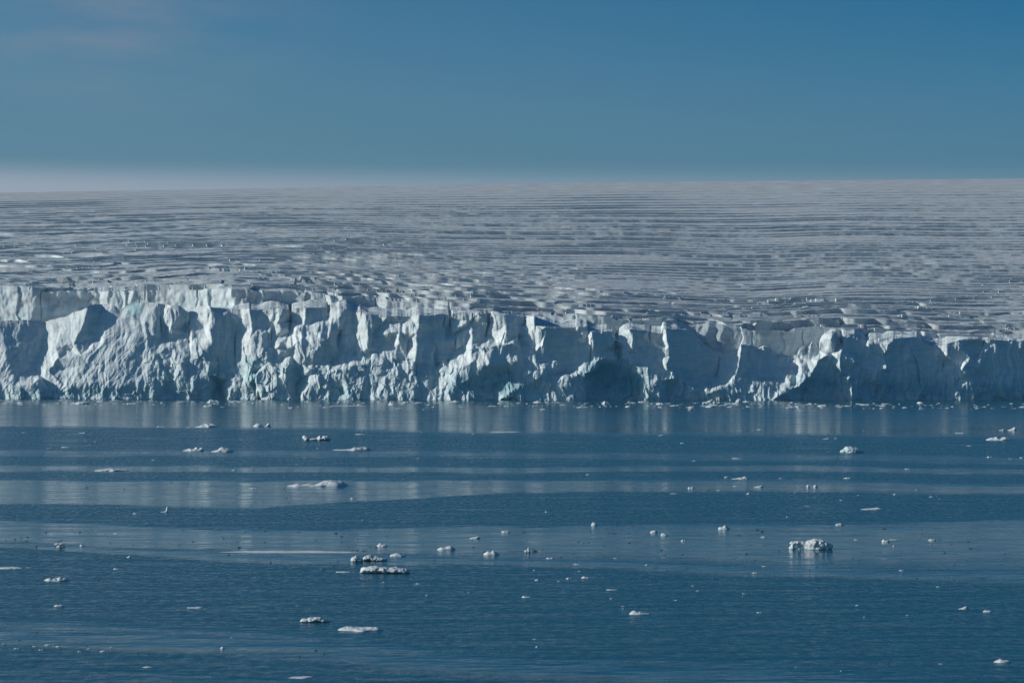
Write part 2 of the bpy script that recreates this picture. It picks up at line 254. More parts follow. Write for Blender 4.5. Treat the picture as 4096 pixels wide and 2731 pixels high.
# extend upwards from the rim and below the waterline so every sample falls inside
def near_p(px, py, k=3):
    A = np.array(pts); d = (A[:, 0] - px) ** 2 + ((A[:, 1] - py)) ** 2
    i = np.argsort(d)[:k]; wt = 1 / (d[i] + 30); return float((A[i, 2] * wt).sum() / wt.sum())
ext = []
for x, y in T0[::2]:
    ext.append((x, y - 70, near_p(x, y)))
ww = [(px, near_p(px, 1602)) for px in range(-60, 4200, 60)]
ext += [(px, 1660, p + 0.4) for px, p in ww]
ext += [(-80, 1180, 4), (-80, 1400, 9), (-80, 1600, 16), (4180, 1250, 8), (4180, 1450, 8), (4180, 1600, 11)]
allp = pts + ext
res = geometry.delaunay_2d_cdt([Vector((a, b)) for a, b, c in allp], [], [], 0, 1e-4)
vco, _, tris, orig = res[0], res[1], res[2], res[3]
pv = [allp[o_[0]][2] for o_ in orig]
GX0, GX1, GY0, GY1, GS = -60, 4160, 1140, 1640, 2.0
gx = np.arange(GX0, GX1 + 1, GS); gy = np.arange(GY0, GY1 + 1, GS)
IM = np.full((len(gy), len(gx)), np.nan)
for t in tris:
    a, b, c = [(vco[i].x, vco[i].y, pv[i]) for i in t[:3]]
    x0 = max(int((min(a[0], b[0], c[0]) - GX0) / GS), 0); x1 = min(int((max(a[0], b[0], c[0]) - GX0) / GS) + 2, len(gx))
    y0 = max(int((min(a[1], b[1], c[1]) - GY0) / GS), 0); y1 = min(int((max(a[1], b[1], c[1]) - GY0) / GS) + 2, len(gy))
    if x1 <= x0 or y1 <= y0: continue
    X, Y = np.meshgrid(gx[x0:x1], gy[y0:y1])
    den = (b[1] - c[1]) * (a[0] - c[0]) + (c[0] - b[0]) * (a[1] - c[1])
    if abs(den) < 1e-9: continue
    l1 = ((b[1] - c[1]) * (X - c[0]) + (c[0] - b[0]) * (Y - c[1])) / den
    l2 = ((c[1] - a[1]) * (X - c[0]) + (a[0] - c[0]) * (Y - c[1])) / den
    l3 = 1 - l1 - l2
    m = (l1 >= -1e-6) & (l2 >= -1e-6) & (l3 >= -1e-6)
    IM[y0:y1, x0:x1][m] = (l1 * a[2] + l2 * b[2] + l3 * c[2])[m]
IM = np.where(np.isnan(IM), 8.0, IM)
def blur(A, r):
    k = np.exp(-0.5 * (np.arange(-3 * r, 3 * r + 1) / r) ** 2); k /= k.sum()
    A = np.apply_along_axis(lambda v: np.convolve(np.pad(v, 3 * r, mode='edge'), k, 'valid'), 1, A)
    return np.apply_along_axis(lambda v: np.convolve(np.pad(v, 3 * r, mode='edge'), k, 'valid'), 0, A)
IM = 0.8 * blur(IM, 1) + 0.2 * blur(IM, 4)
IM = IM + 0.45 * (IM - blur(IM, 22))
def fold(px):
    px = np.where(px < 0, -px, px); return np.where(px > 4096, 8192 - px, px)
def sampleP(px, py):
    u = np.clip((fold(px) - GX0) / GS, 0, len(gx) - 1.001); v = np.clip((py - GY0) / GS, 0, len(gy) - 1.001)
    i = u.astype(int); j = v.astype(int); fu = u - i; fv = v - j
    return (IM[j, i] * (1 - fu) + IM[j, i + 1] * fu) * (1 - fv) + (IM[j + 1, i] * (1 - fu) + IM[j + 1, i + 1] * fu) * fv
# patches of clear blue-green ice laid bare by calving (ellipses in the face)
TEAL = [(C3(960,1010),115,75,.75),(C3(900,900),70,25,.55),(C3(1130,1040),50,40,.45),(C2(2080,1030),120,50,.30),(C2(2230,1080),60,45,.25),(C1(1860,1020),38,60,.6),(C1(1150,400),32,32,.7),(C1(2160,980),25,50,.5),
        (C2(1800,1080),60,35,.35),(C3(60,1000),60,60,.2),(C3(1480,1080),50,40,.4),(C4(560,1060),75,60,.45),(C4(1150,1080),120,50,.45),(C4(1600,1100),130,40,.4),(C4(2150,1120),120,35,.45),(C4(720,1000),50,60,.45),
        (C1(1400,600),18,50,.45),(C1(2150,840),40,20,.35),(C1(300,1110),120,20,.3),(C1(1500,1120),60,25,.45),(C1(950,1100),200,22,.3),(C2(800,1120),70,30,.3),(C2(400,980),30,60,.3)]

def poly1(T, px):
    A = np.array([unroll(*p) for p in T]); return np.interp(fold(px), A[:, 0], A[:, 1])
D0 = 912.0
def F0(px):                     # the right half of the front swings away from the sun
    return D0 - 6.0 + 40.0 * np.clip((px - 1900.0) / 2200.0, 0, 1.3) ** 1.2

def to_world(px, py, d):
    return np.stack([(px - 2048.0) * d / F, d, EYE + (HZ - py) * d / F], axis=-1)

pxs = np.arange(-760, 4860, 2.0)
NV = 190
v = (np.linspace(0, 1, NV)) [:, None]
PX = np.tile(pxs, (NV, 1))
t0 = poly1(T0, pxs)[None, :]
jag = 1.3 * pn(pxs / 9.0, pxs * 0, 5) + 5.0 * pn(pxs / 31.0, pxs * 0 + 3, 6)
t0 = t0 + jag[None, :] * 0.6
PYB = 1622.0
PY = PYB + (t0 - PYB) * v
PYp = PY + (PX - 2048) * ROLL                       # photo row, for looking up the relief
wx = 6 * fbm(PX / 46, PYp / 60, 2, 11) + 0.9 * pn(PX / 13, PYp / 13, 12)
wy = 7 * fbm(PX / 46, PYp / 46, 2, 21) + 1.2 * pn(PX / 13, PYp / 13, 22)
P = sampleP(PX + wx, np.clip(PYp + wy, 0, 1640))
rel = (PY - t0) / (PYB - t0)                        # 0 rim, 1 water
rub = sst(0.40, 0.62, rel + 0.18 * fbm(PX / 130, PYp / 60, 2, 31))
apr = sst(720, 520, PX * 1.0 + 0 * PY) * 0.8 * sst(0.86, 0.80, rel)      # snowier apron on the left
rub = np.clip(rub * (1 - apr), 0, 1)
flute = fbm(PX / 26 + 0.6 * pn(PX / 70, PYp / 70, 41), PYp / 190, 2, 42)
flute2 = ridged(PX / 14, PYp / 90, 2, 43)
rough = ridged(PX / 34, PYp / 56, 3, 51, 0.42)
lump = fbm(PX / 60, PYp / 60, 2, 61)
diag = ridged((PYp * 0.8 - PX * 0.6) / 150, (PX * 0.8 + PYp * 0.6 + 10 * pn(PX / 60, PYp / 60, 72)) / 30, 3, 71)   # slide marks running down the left apron
P = P + (1 - rub) * ((0.55 * flute + 0.14 * flute2) * (1 - 0.7 * apr) + 0.03 * fbm(PX / 10, PYp / 12, 2, 44)) * (0.35 + 0.65 * sst(0.0, 0.12, rel)) + rub * ((0.25 + 0.75 * sst(-0.2, 0.4, pn(PX / 110, PYp / 60, 33))) * (0.5 * (rough - 0.6)) + 0.55 * lump + 0.45 * flute) \
    + 0.75 * sst(800, 500, PX) * 0.45 * sst(0.2, 0.4, rel) * (diag - 0.5) + 0.035 * fbm(PX / 7, PYp / 9, 2, 81)
# chunky calved facets low on the face
for (sx_, sy_, am_, sd_) in ((44, 60, 0.75, 91), (21, 30, 0.38, 191)):
    cw = PX / sx_ + 0.7 * pn(PX / (1.6 * sx_), PYp / (1.6 * sy_), sd_); ch = PYp / sy_ + 0.7 * pn(PX / (1.6 * sx_), PYp / (1.6 * sy_), sd_ + 1)
    ci = np.floor(cw); cj = np.floor(ch + 0.5 * (ci % 2)); ch_ = ch + 0.5 * (ci % 2)
    P = P + (0.25 * (1 - apr) + 0.75 * rub) * am_ * ((hsh(ci, cj) - 0.5) * 0.8 + (cw - ci - 0.5) * (hsh(ci, cj, 3 + 0 * cj) - 0.35) * 1.6 + (ch_ - cj - 0.5) * (hsh(ci, cj, 5 + 0 * cj) - 0.4) * 1.4)
# narrow dark cracks that split the face
CRACKS = [(C1,[(1615,425),(1620,560),(1612,690)]),(C1,[(2018,600),(2008,740),(2012,880)]),(C2,[(342,400),(345,500),(333,625)]),(C2,[(1700,440),(1712,520),(1722,585)]),(C2,[(2045,470),(2035,560),(2003,672)]),(C2,[(1757,615),(1752,690),(1757,755)]),(C2,[(1662,450),(1655,560)]),(C2,[(1885,525),(1925,455)]),
 (C3,[(190,545),(230,475)]),(C3,[(148,692),(172,600)]),(C3,[(996,540),(988,690),(1005,860)]),(C3,[(1272,592),(1281,690)]),(C3,[(780,602),(782,700),(768,905)]),(C3,[(1878,800),(1868,900),(1852,975)]),(C3,[(5,720),(42,600)]),
 (C4,[(100,620),(97,725)]),(C4,[(266,680),(270,772)]),(C4,[(755,615),(778,660),(790,705)]),(C4,[(1405,790),(1440,900),(1462,1080)]),(C4,[(1668,790),(1655,930)]),(C4,[(2018,657),(1985,740),(1950,805)]),
 (C1,[(1370,470),(1380,600)]),(C2,[(768,560),(770,632)]),(C2,[(185,560),(183,680)]),(C2,[(20,930),(28,1040)]),(C2,[(1420,870),(1425,960)])]
PXf = fold(PX); qxf = PXf + 2.2 * pn(PX / 12, PYp / 12, 611); qyf = PYp + 2.2 * pn(PX / 12, PYp / 12, 612)
for cf, ln in CRACKS:
    pp = [cf(*q_) for q_ in ln]
    x0_ = min(a[0] for a in pp) - 12; x1_ = max(a[0] for a in pp) + 12
    cs = np.where((PXf[0] > x0_) & (PXf[0] < x1_))[0]
    if len(cs) == 0: continue
    qx, qy = qxf[:, cs], qyf[:, cs]; best = np.full(qx.shape, 1e9)
    ym = [a[1] for a in pp]; vt = np.clip((qy - min(ym)) / max(max(ym) - min(ym), 1), 0, 1); wdt = 0.35 + 0.65 * np.sin(np.pi * np.clip(vt * 0.85 + 0.08, 0, 1))
    for (a, b) in zip(pp[:-1], pp[1:]):
        ex, ey = b[0] - a[0], b[1] - a[1]; tq = np.clip(((qx - a[0]) * ex + (qy - a[1]) * ey) / (ex * ex + ey * ey), 0, 1)
        best = np.minimum(best, np.hypot(qx - a[0] - tq * ex, qy - a[1] - tq * ey))
    P[:, cs] -= 1.1 * wdt * sst(1.0, 0.25, best / (4.2 * wdt))
P = P - 1.0 * sst(0.10, 0.0, rel) ** 2 * (0.4 + 0.6 * hsh(np.floor(PX / 37)))   # worn rim
D = F0(PX) - P
W0 = to_world(PX, PY, D)
blue = 0.06 + 0.16 * rub
for (c, rx, ry, a) in TEAL:
    blue = blue + a * np.exp(-(((fold(PX) - c[0]) / rx) ** 2 + ((PYp - c[1]) / ry) ** 2) ** 1.5)
wet = np.exp(-((PYp - 1598 - (PX - 2048) * ROLL * 0) / 8.0) ** 2) * 0.0
dirt0 = 0.2 * sst(0.15, 0.0, rel) + 0.18 * sst(0.62, 0.75, fbm(PX / 90, PYp / 14, 3, 95) + 0.5)
# cap running back from the rim to the second scarp
F1 = lambda px: F0(px) + 30 + 7 * pn(px / 300, px * 0, 101) + 12 * sst(900, 300, px) - 6 * sst(1500, 2200, px)
NC = 46
tt = np.linspace(0, 1, NC + 1)[1:, None] ** 1.25
d_r = D[-1][None, :]; d_e = (F1(pxs) + 9)[None, :]
DC = d_r + (d_e - d_r) * tt
z_r = W0[-1, :, 2][None, :]
sl_ = (0.10 + 0.03 * pn(pxs / 60, pxs * 0, 103) - 0.22 * sst(1050, 650, pxs) - 0.10 * sst(2650, 2800, pxs) * sst(3380, 3250, pxs))[None, :]
XC = (pxs[None, :] - 2048) * DC / F
gap = np.abs(((DC - D0) - 0.18 * XC + 4 * pn(XC / 30, DC / 14, 104)) / 8.0 % 1.0 - 0.5)
ZC = z_r + sl_ * (DC - d_r) + (0.45 * fbm(XC / 11, DC / 4, 2, 105) - 2.0 * sst(0.07, 0.0, gap)) * sst(0, 0.1, tt)
ZT1 = EYE + (HZ - poly1(T1, pxs)) * F1(pxs) / F
zlim = np.maximum(ZT1[None, :] - 0.7, z_r - 1.0)
ZC = np.minimum(ZC, zlim)
CP = np.stack([XC, DC, ZC], axis=-1)
W = np.concatenate([W0, CP], axis=0)
one = np.ones_like(ZC)
front = grid_mesh('ice_front', W, M_ice, {'blue': np.concatenate([blue, one * 0.08]), 'dirt': np.concatenate([dirt0, one * 0.45 * (0.5 + pn(XC / 9, DC / 5, 107))])}, smooth=False)
tag(front, 'rugged blue-white ice cliff of the glacier rising from the sea', 'glacier front', kind='structure')

# ------------------------------------------------------------------ second scarp and the crevassed ice cap behind it
def g_of(s):
    y = lambda q: (12 + 0.11 * q - 5.4e-6 * q * q) / (900 + q)
    return (y(s) - y(0.0)) / (y(3200.0) - y(0.0))
px2 = np.arange(-840, 4940, 4.0)
t1 = poly1(T1, px2)[None, :]
f1 = F1(px2)[None, :]
Ye = HZ - t1
HOR = [(0, 771), (1045, 754), (2048, 735), (3072, 723), (4096, 714)]
HA = np.array([unroll(*p) for p in HOR]); Yh = (HZ - np.interp(px2, HA[:, 0], HA[:, 1]))[None, :]
# wall
NW = 60
vw = np.linspace(0, 1, NW)[:, None]
zt = EYE + Ye * f1 / F
ZW = (zt - 16) + 16 * vw + 0 * f1
PXw = np.tile(px2, (NW, 1)); q = (zt - ZW)
SC = [C1(x, 0)[:1] + (p,) for x, p in [(0,0),(60,.3),(150,1.5),(158,.6),(235,3.2),(300,3.8),(400,2.2),(500,4),(560,3),(620,3.2),(700,2.6),(860,1),(930,3.2),(1020,2),(1030,1.6),(1058,3),(1070,1.8),(1130,3.6),(1260,3),(1265,2.2),(1400,2.6),(1560,2.2),(1730,1.4),(1772,4),(1800,2.8),(1920,4.6),(1940,4.4),(1985,7)]]
SC += [C2(x, 0)[:1] + (p,) for x, p in [(52,6),(60,5),(107,7.5),(250,6.8),(255,6.2),(330,7),(450,6.5),(455,5),(520,5.8),(640,5),(645,4.6),(690,7.5),(740,6),(780,7.5),(860,7),(960,6),(1090,5.5),(1165,8.5),(1300,7.5),(1500,6.5),(1580,6.5),(1640,8.5),(1720,8),(1960,7),(2080,8)]]
SC += [C3(x, 0)[:1] + (p,) for x, p in [(270,7),(340,9),(560,8),(650,8),(660,9),(950,8),(1100,8),(1115,9.5),(1490,8.5),(1530,8),(1640,8.2),(1700,9),(1720,8.6),(1780,9.8),(1850,8.6),(1900,10),(2050,8),(2060,9)]]
SC += [C4(x, 0)[:1] + (p,) for x, p in [(100,9),(105,8),(270,7.5),(290,9),(330,8.5),(380,9.5),(600,9),(750,8),(760,8),(800,9.5),(980,9),(990,8),(1060,8.4),(1080,10),(1180,9.5),(1210,8.5),(1430,9),(1450,8.5),(1480,10),(1600,9),(1900,9.5),(2000,8.2),(2352,9)]]
SC = np.array(SC)
pb = 0.95 * np.interp(fold(PXw + 14 * pn(PXw / 60, q / 5, 203)), SC[:, 0], SC[:, 1]) + 0.9 * fbm(PXw / 60, q / 9, 3, 201) + 0.14 * fbm(PXw / 20, q / 5, 2, 205) + 0.12 * q
cut = sst(0.022, 0.0, np.abs(((PXw + 90 * pn(PXw / 240, q * 0, 207) + 5 * pn(PXw / 30, q / 3, 208)) / 240) % 1.0 - 0.5)) * 0.9
pb = pb * (1 - 0.45 * sst(1500, 2200, PXw))
DW = f1 + 5 - pb + cut
WW = np.stack([(PXw - 2048) * DW / F, DW, ZW - 0.0], axis=-1)
# cap rows
s = [0.0]
while s[-1] < 3900:
    q_ = s[-1]
    dy = (g_of(q_ + 1) - g_of(q_)) * 560
    s.append(q_ + (0.45 if q_ < 120 else min(max(0.75 / max(dy, 1e-6), 0.45), 24)))
s = np.array(s)[1:, None]
def sm1(a, n):
    k_ = np.hanning(n); k_ /= k_.sum(); return np.convolve(np.pad(a, n // 2, mode='edge'), k_, 'same')[n // 2:n // 2 + len(a)]
YeS = sm1(Ye[0], 161)[None, :]
wE = sst(0, 22, s)
Yp = Ye * (1 - wE) + YeS * wE + (Yh - YeS) * g_of(s)
fade = np.exp(-s / 60.0)
wd0 = sst(0, 260, s)
d = sm1(f1[0], 121)[None, :] * (1 - wd0) + 958.0 * wd0 + s + (DW[-1][None, :] - sm1(f1[0], 121)[None, :]) * np.exp(-s / 9.0)
PXp = np.tile(px2, (len(s), 1))
Z = EYE + Yp * d / F
X = (PXp - 2048) * d / F
wv1 = 560 * g_of(s) / (11.0 + 4.0 * np.exp(-s / 60))
XQ = (PXp - 2048) * 0.135            # features widen with distance, as the flow lines do inland
se = s - 0.18 * X                     # the crevasses run slightly oblique to the front
wv = 560 * g_of(se) / (11.0 + 4.0 * np.exp(-np.maximum(se, 0) / 60))
Ls = 1.0 / np.maximum(np.gradient(wv1[:, 0]) / np.gradient(s[:, 0]), 1 / 260.0)[:, None]

qq = X / Ls
left = sst(1900, 300, PXp - 300 * pn(PXp / 400, s / 300, 210)) * sst(1500, 500, s)
st = np.minimum(1.0, 16.0 / Ls); nr_ = np.exp(-s / 110)
wv = wv + (0.15 + 0.85 * st) * pn(XQ / 200, wv / 9, 211) + (0.16 * st + 0.35 * nr_ + 0.8 * left * (0.3 + 0.7 * st)) * pn(XQ / (42 + 40 * left), wv / 1.6, 212)
wv = wv + ((0.04 + 0.16 * nr_) * pn(XQ / 9, wv / 0.8, 213) + 0.008 * pn(XQ / 3, wv, 216)) * st
rr = np.floor(wv); fr = wv - rr
# snap the two rows on either side of each crevasse wall onto its line, so walls stand vertical and run clean
cr_ = rr[1:] > rr[:-1]; tq_ = np.clip((rr[1:] - wv[:-1]) / np.maximum(wv[1:] - wv[:-1], 1e-4), 0, 1); ds_ = np.diff(s[:, 0])[:, None]
sh_ = np.zeros_like(wv); isb = np.zeros(wv.shape, bool); isb[:-1] = cr_; isa = np.zeros(wv.shape, bool); isa[1:] = cr_; isa &= ~isb
sh_[:-1] += cr_ * tq_ * ds_ * 0.98; sh_[1:] -= np.where(isa[1:], cr_ * (1 - tq_) * ds_ * 0.98, 0)
sh_ = sh_ * sst(1.0, 3.0, s)
fr = np.where(isb, 0.999, np.where(isa, 0.001, fr))
Z = Z + sh_ * np.gradient(Z, axis=0) / np.gradient(s[:, 0])[:, None]
hr = hsh(rr, rr * 0 + 5)
cx = XQ / (45 + 90 * sst(60, 300, s) - 20 * left) + hr * 31 + 0.1 * pn(XQ / 15, wv, 214)
cc = np.floor(cx); fc = cx - cc
h1 = hsh(rr, cc, rr * 0 + 1); h2 = hsh(rr, cc, rr * 0 + 2); h3 = hsh(rr, cc, rr * 0 + 3)
near = np.exp(-s / 70)
A = (7.2 * (d / F)) * (1 + 0.8 * near) * (0.35 + 0.65 * sst(1500, 500, s))
calm = 0.55 + 0.45 * sst(-0.3, 0.3, pn(PXp / 500, wv / 6, 215)) * (1 - 0.3 * sst(1200, 3600, PXp) * sst(300, 900, s))
far = sst(2300, 1000, s)
run = XQ / 260 + hr * 57                                   # long continuous walls, swelling and fading along their length
k0 = sst(-0.75, 0.05, pn(run * 2.2, rr * 0.73, 217) + 0.30 * pn(run * 9, rr * 0.31, 218) + 0.5 * nr_ * pn(XQ / 14, rr * 0.37, 219))
kk = k0 * (0.5 + 1.1 * hr)
B = A * calm * kk * (1 - 0.9 * fr)            # wall crest falling away backwards
B = B + A * (1.6 * near + 0.25 * nr_) * (h1 - 0.5) + A * 0.05 * calm * (h1 - 0.5) + A * 0.4 * near * (h3 - 0.5) * (fc - 0.5)
wd = 0.10 + 0.16 * kk
B = B - A * 0.9 * calm * kk * np.exp(-((1 - fr) / wd) ** 2)
cw_ = sst(0.02, 0.0, np.minimum(fc, 1 - fc)) * (h2 > 0.45)
B = B - 1.4 * cw_ * near * calm
B = B + left * A * (0.95 * (ridged(XQ / 34 + 0.3 * wv, wv / 1.4, 3, 220) - 0.6) + 0.35 * pn(XQ / 12, wv / 0.7, 221))
B = B + 0.13 * A * fbm(XQ / 5, wv / 0.3, 3, 223)
B = B * sst(0, 1.5, s) * far ** 0.7
Z = Z + B
# a few larger, fresher steps of tilted blocks near the edge
for k in range(36):
    rx = random.Random(900 + k); c_px = rx.uniform(900, 4300); c_s = rx.uniform(2, 120); wl = rx.uniform(20, 80); dl = rx.uniform(3, 8); hh = rx.uniform(0.7, 1.6)
    a = sst(1.0, 0.8, np.abs(PXp - c_px + 4 * pn(s / 6, PXp / 60, k)) / wl); b = (s - c_s - 0.006 * (PXp - c_px) + 1.2 * pn(PXp / 70, s * 0, 300 + k)) / dl
    Z = Z + hh * a * np.where((b > 0) & (b < 1), 1 - 0.7 * b, 0)
d = d + sh_; X = (PXp - 2048) * d / F
CW = np.stack([X, d, Z], axis=-1)
edge = np.concatenate([WW, CW], axis=0)
bl2 = np.concatenate([0.18 + 0.02 * q, 0.06 + 0.35 * np.exp(-s / 50) * (h1 > 0.6) + 0 * X])
dd2 = np.concatenate([0.45 + 0.5 * fbm(PXw / 80, q / 2.5, 3, 233), np.clip(0.40 + 0.5 * fbm(XQ / 12, wv / 0.25, 3, 231) + 0.15 * (1 - left), 0, 0.9)])
cap = grid_mesh('ice_cap', edge, M_plat, {'blue': bl2, 'dirt': dd2}, smooth=False)
tag(cap, 'broad grey-white ice cap scored with long crevasses behind the cliff', 'ice cap', kind='structure')

# ------------------------------------------------------------------ sea, with wind-ruffled lanes between glassy slicks
# rows of (y at x=0, 588, 1176, 1764, 2352 in the 2352 px view; ruffle value there)
LANES = [((930,930,930,930,930),0.10),((975,978,985,990,995),0.12),((984,988,1005,1008,1015),0.9),((1028,1030,1030,1034,1040),0.95),((1036,1036,1040,1046,1052),0.45),((1044,1046,1048,1056,1064),0.5),((1050,1052,1056,1062,1070),0.9),((1062,1066,1068,1066,1074),0.95),
 ((1070,1072,1076,1069,1080),0.35),((1080,1081,1084,1078,1088),0.3),((1086,1086,1090,1084,1094),0.85),((1098,1100,1098,1092,1104),0.95),((1104,1106,1104,1110,1118),0.25),((1130,1132,1122,1116,1124),0.2),((1152,1164,1128,1124,1130),0.15),((1158,1170,1134,1134,1140),0.95),((1190,1212,1200,1196,1188),1.0),
 ((1196,1220,1208,1207,1196),0.35),((1230,1232,1240,1240,1220),0.15),((1240,1262,1262,1280,1270),0.15),((1243,1270,1278,1300,1310),0.5),((1252,1290,1292,1320,1336),0.2),((1258,1296,1300,1328,1342),0.95),((1265,1310,1340,1360,1380),0.9),((1290,1330,1370,1390,1410),0.95),
 ((1318,1345,1400,1420,1440),0.85),((1328,1352,1420,1440,1460),1.0),((1400,1410,1450,1470,1500),1.0),((1412,1432,1480,1500,1540),0.95),((1424,1450,1515,1530,1600),0.5),((1460,1480,1540,1560,1640),0.35),((1476,1500,1550,1580,1680),0.45),((1484,1520,1580,1600,1700),0.95),((1520,1545,1600,1620,1720),1.0),((1530,1556,1620,1650,1750),0.6),((1600,1620,1660,1700,1800),0.7)]
sc = 4096 / 2352
LX = np.array([0, 588, 1176, 1764, 2352]) * sc
ds = []
dq = 24.0
while dq < 1050:
    ds.append(dq); dq += max(0.25, dq * dq / (EYE * F) * 2.2)
ds = np.array(ds + [1300, 2000, 3500, 6000.])
pw = np.concatenate([[-60000, -20000, -6000], np.arange(-2400, 6600, 20.0), [10000, 24000, 64000]])
Dw, PXW = np.meshgrid(ds, pw, indexing='ij')
PYW = HZ + EYE * F / Dw + (PXW - 2048) * ROLL
wob = 5.0 * pn(PXW / 420, PYW / 60, 401) + 3.0 * pn(PXW / 150, PYW / 22, 402) + 2.0 * pn(PXW / 90, PYW / 5, 403) * (0.6 + 1.2 * sst(1700, 2500, PYW))
ruf = np.zeros_like(PYW)
pxc = np.clip(fold(PXW), 0, 4096)
rows_ = np.array([l[0] for l in LANES], dtype=float) * sc; vals = np.array([l[1] for l in LANES])
Yq = PYW + wob
for j in range(len(pw)):
    xx = pxc[0, j]
    ry = np.array([np.interp(xx, LX, r_) for r_ in rows_])
    ruf[:, j] = np.interp(Yq[:, j], ry, vals)
sz = np.clip((PYW - 1600) / 1100, 0.03, 1)
ruf = sst(0.12, 0.85, ruf) * 0.84 + 0.15 + 0.28 * sst(1740, 1650, PYW)
ruf = np.clip(ruf + 0.22 * fbm(PXW / 330, PYW / (6 + 22 * sz), 3, 410) * (0.4 + ruf) , 0, 1)
WX = (PXW - 2048) * Dw / F
WP = np.stack([WX, Dw, 0 * WX], axis=-1)
k = NB('sea_water')
pos = k.n('ShaderNodeNewGeometry').outputs['Position']
rf = k.n('ShaderNodeAttribute', attribute_name='ruffle').outputs['Fac']
mp1 = k.n('ShaderNodeMapping', {'Vector': pos, 'Scale': (0.8, 1.0, 1.0)}).outputs[0]
w1 = k.n('ShaderNodeTexNoise', {'Vector': mp1, 'Scale': 1.3, 'Detail': 3, 'Roughness': 0.55}).outputs[0]
mp2 = k.n('ShaderNodeMapping', {'Vector': pos, 'Scale': (0.10, 0.45, 1.0)}).outputs[0]
w2 = k.n('ShaderNodeTexNoise', {'Vector': mp2, 'Scale': 0.6, 'Detail': 4, 'Roughness': 0.6}).outputs[0]
amp = k.math('MULTIPLY', w1, k.math('ADD', k.math('MULTIPLY', rf, 0.085), 0.004))
amp2 = k.math('MULTIPLY', w2, k.math('ADD', k.math('MULTIPLY', rf, 0.40), 0.012))
hgt = k.math('ADD', amp, amp2)
bm = k.n('ShaderNodeBump', {'Strength': 1.0, 'Distance': 1.0, 'Height': hgt})
k.link(bm.outputs[0], k.b.inputs['Normal'])
mp3 = k.n('ShaderNodeMapping', {'Vector': pos, 'Scale': (0.9, 0.55, 1.0)}).outputs[0]
w3 = k.n('ShaderNodeTexNoise', {'Vector': mp3, 'Scale': 1.6, 'Detail': 4, 'Roughness': 0.6}).outputs[0]
r0 = k.n('ShaderNodeMapRange', {0: rf, 1: 0.0, 2: 1.0, 3: 0.07, 4: 0.30}).outputs[0]
k.link(k.math('ADD', r0, k.math('MULTIPLY', k.math('MULTIPLY', k.math('SUBTRACT', w3, 0.5), 0.7), rf), True), k.b.inputs['Roughness'])
k.b.inputs['Base Color'].default_value = (0.012, 0.100, 0.152, 1)
k.b.inputs['IOR'].default_value = 1.333
sea = grid_mesh('water', WP, k.m, {'ruffle': ruf})
tag(sea, 'calm blue sea with glassy slicks and wind-ruffled lanes', 'sea', kind='structure')

# ------------------------------------------------------------------ floating ice
WCR = {0: (0, 1580), 1: (1024, 1580), 2: (2048, 1580), 3: (3072, 1580), 4: (0, 2150), 5: (1024, 2150), 6: (2048, 2150), 7: (3072, 2150)}
ZF = 1024 / 2352.0
def place(crop, zx, zy):
    px = WCR[crop][0] + zx * ZF; py = WCR[crop][1] + zy * ZF
    a, b = unroll(px, py); d_ = EYE * F / (b - HZ)
    return px, py, (a - 2048) * d_ / F, d_
def floe_mesh(W_, H_, DP, prof, seed, lump=0.25, nu=None):
    """a floating piece: plan outline, uneven top following the profile from left to right, sides that drop into the water"""
    nu = nu or int(np.clip(W_ / 0.05, 26, 130)); nr = max(10, nu // 3)
    pr = np.array(prof, dtype=float); r = np.linspace(0, 1, nr) ** 0.8
    th = np.linspace(0, 2 * np.pi, nu, endpoint=False)
    RR, TH = np.meshgrid(r, th, indexing='ij')
    ct, st = np.cos(TH), np.sin(TH)
    ox = 1 + 0.16 * pn(ct * 1.5 + seed, st * 1.5, seed) + 0.08 * pn(ct * 4 + seed, st * 4, seed + 3)
    xx = RR * ct; yy = RR * st * (1 + 0.25 * pn(ct * 2, st * 2 + seed, seed + 5))
    base = np.interp(xx, np.linspace(-1, 1, len(pr)), pr)
    e = np.clip(1 - RR ** 5, 0, 1) ** 0.6
    top = base * (e ** 0.8) * (0.85 + 0.15 * np.cos(np.clip(np.abs(yy), 0, 1) * 2.2))
    n_ = 2.2
    asp = max(W_ / max(H_, 0.05), 1.0); fx = min(asp * 0.6, 7)
    top = top * (1 + lump * 1.6 * fbm(xx * fx * 0.6 + seed * 1.7, yy * fx * 0.35, 3, seed) + lump * 0.9 * (ridged(xx * fx * 1.5, yy * fx, 2, seed + 9) - 0.5))
    top = np.maximum(top, 0.02 * e)
    V = np.stack([xx * ox * W_ / 2, yy * ox * DP / 2, top * H_], axis=-1)
    rim = V[-1].copy()
    sk = []
    for kk, (sc_, dz) in enumerate(((1.0, -0.15), (0.92, -0.8))):
        a_ = rim.copy(); a_[:, :2] *= sc_; a_[:, 2] = dz * max(H_, 0.2); sk.append(a_)
    V = np.concatenate([V, np.stack(sk)], axis=0)
    V[:, :, 2] -= 0.01
    return V
LAND = []; ALLF = []
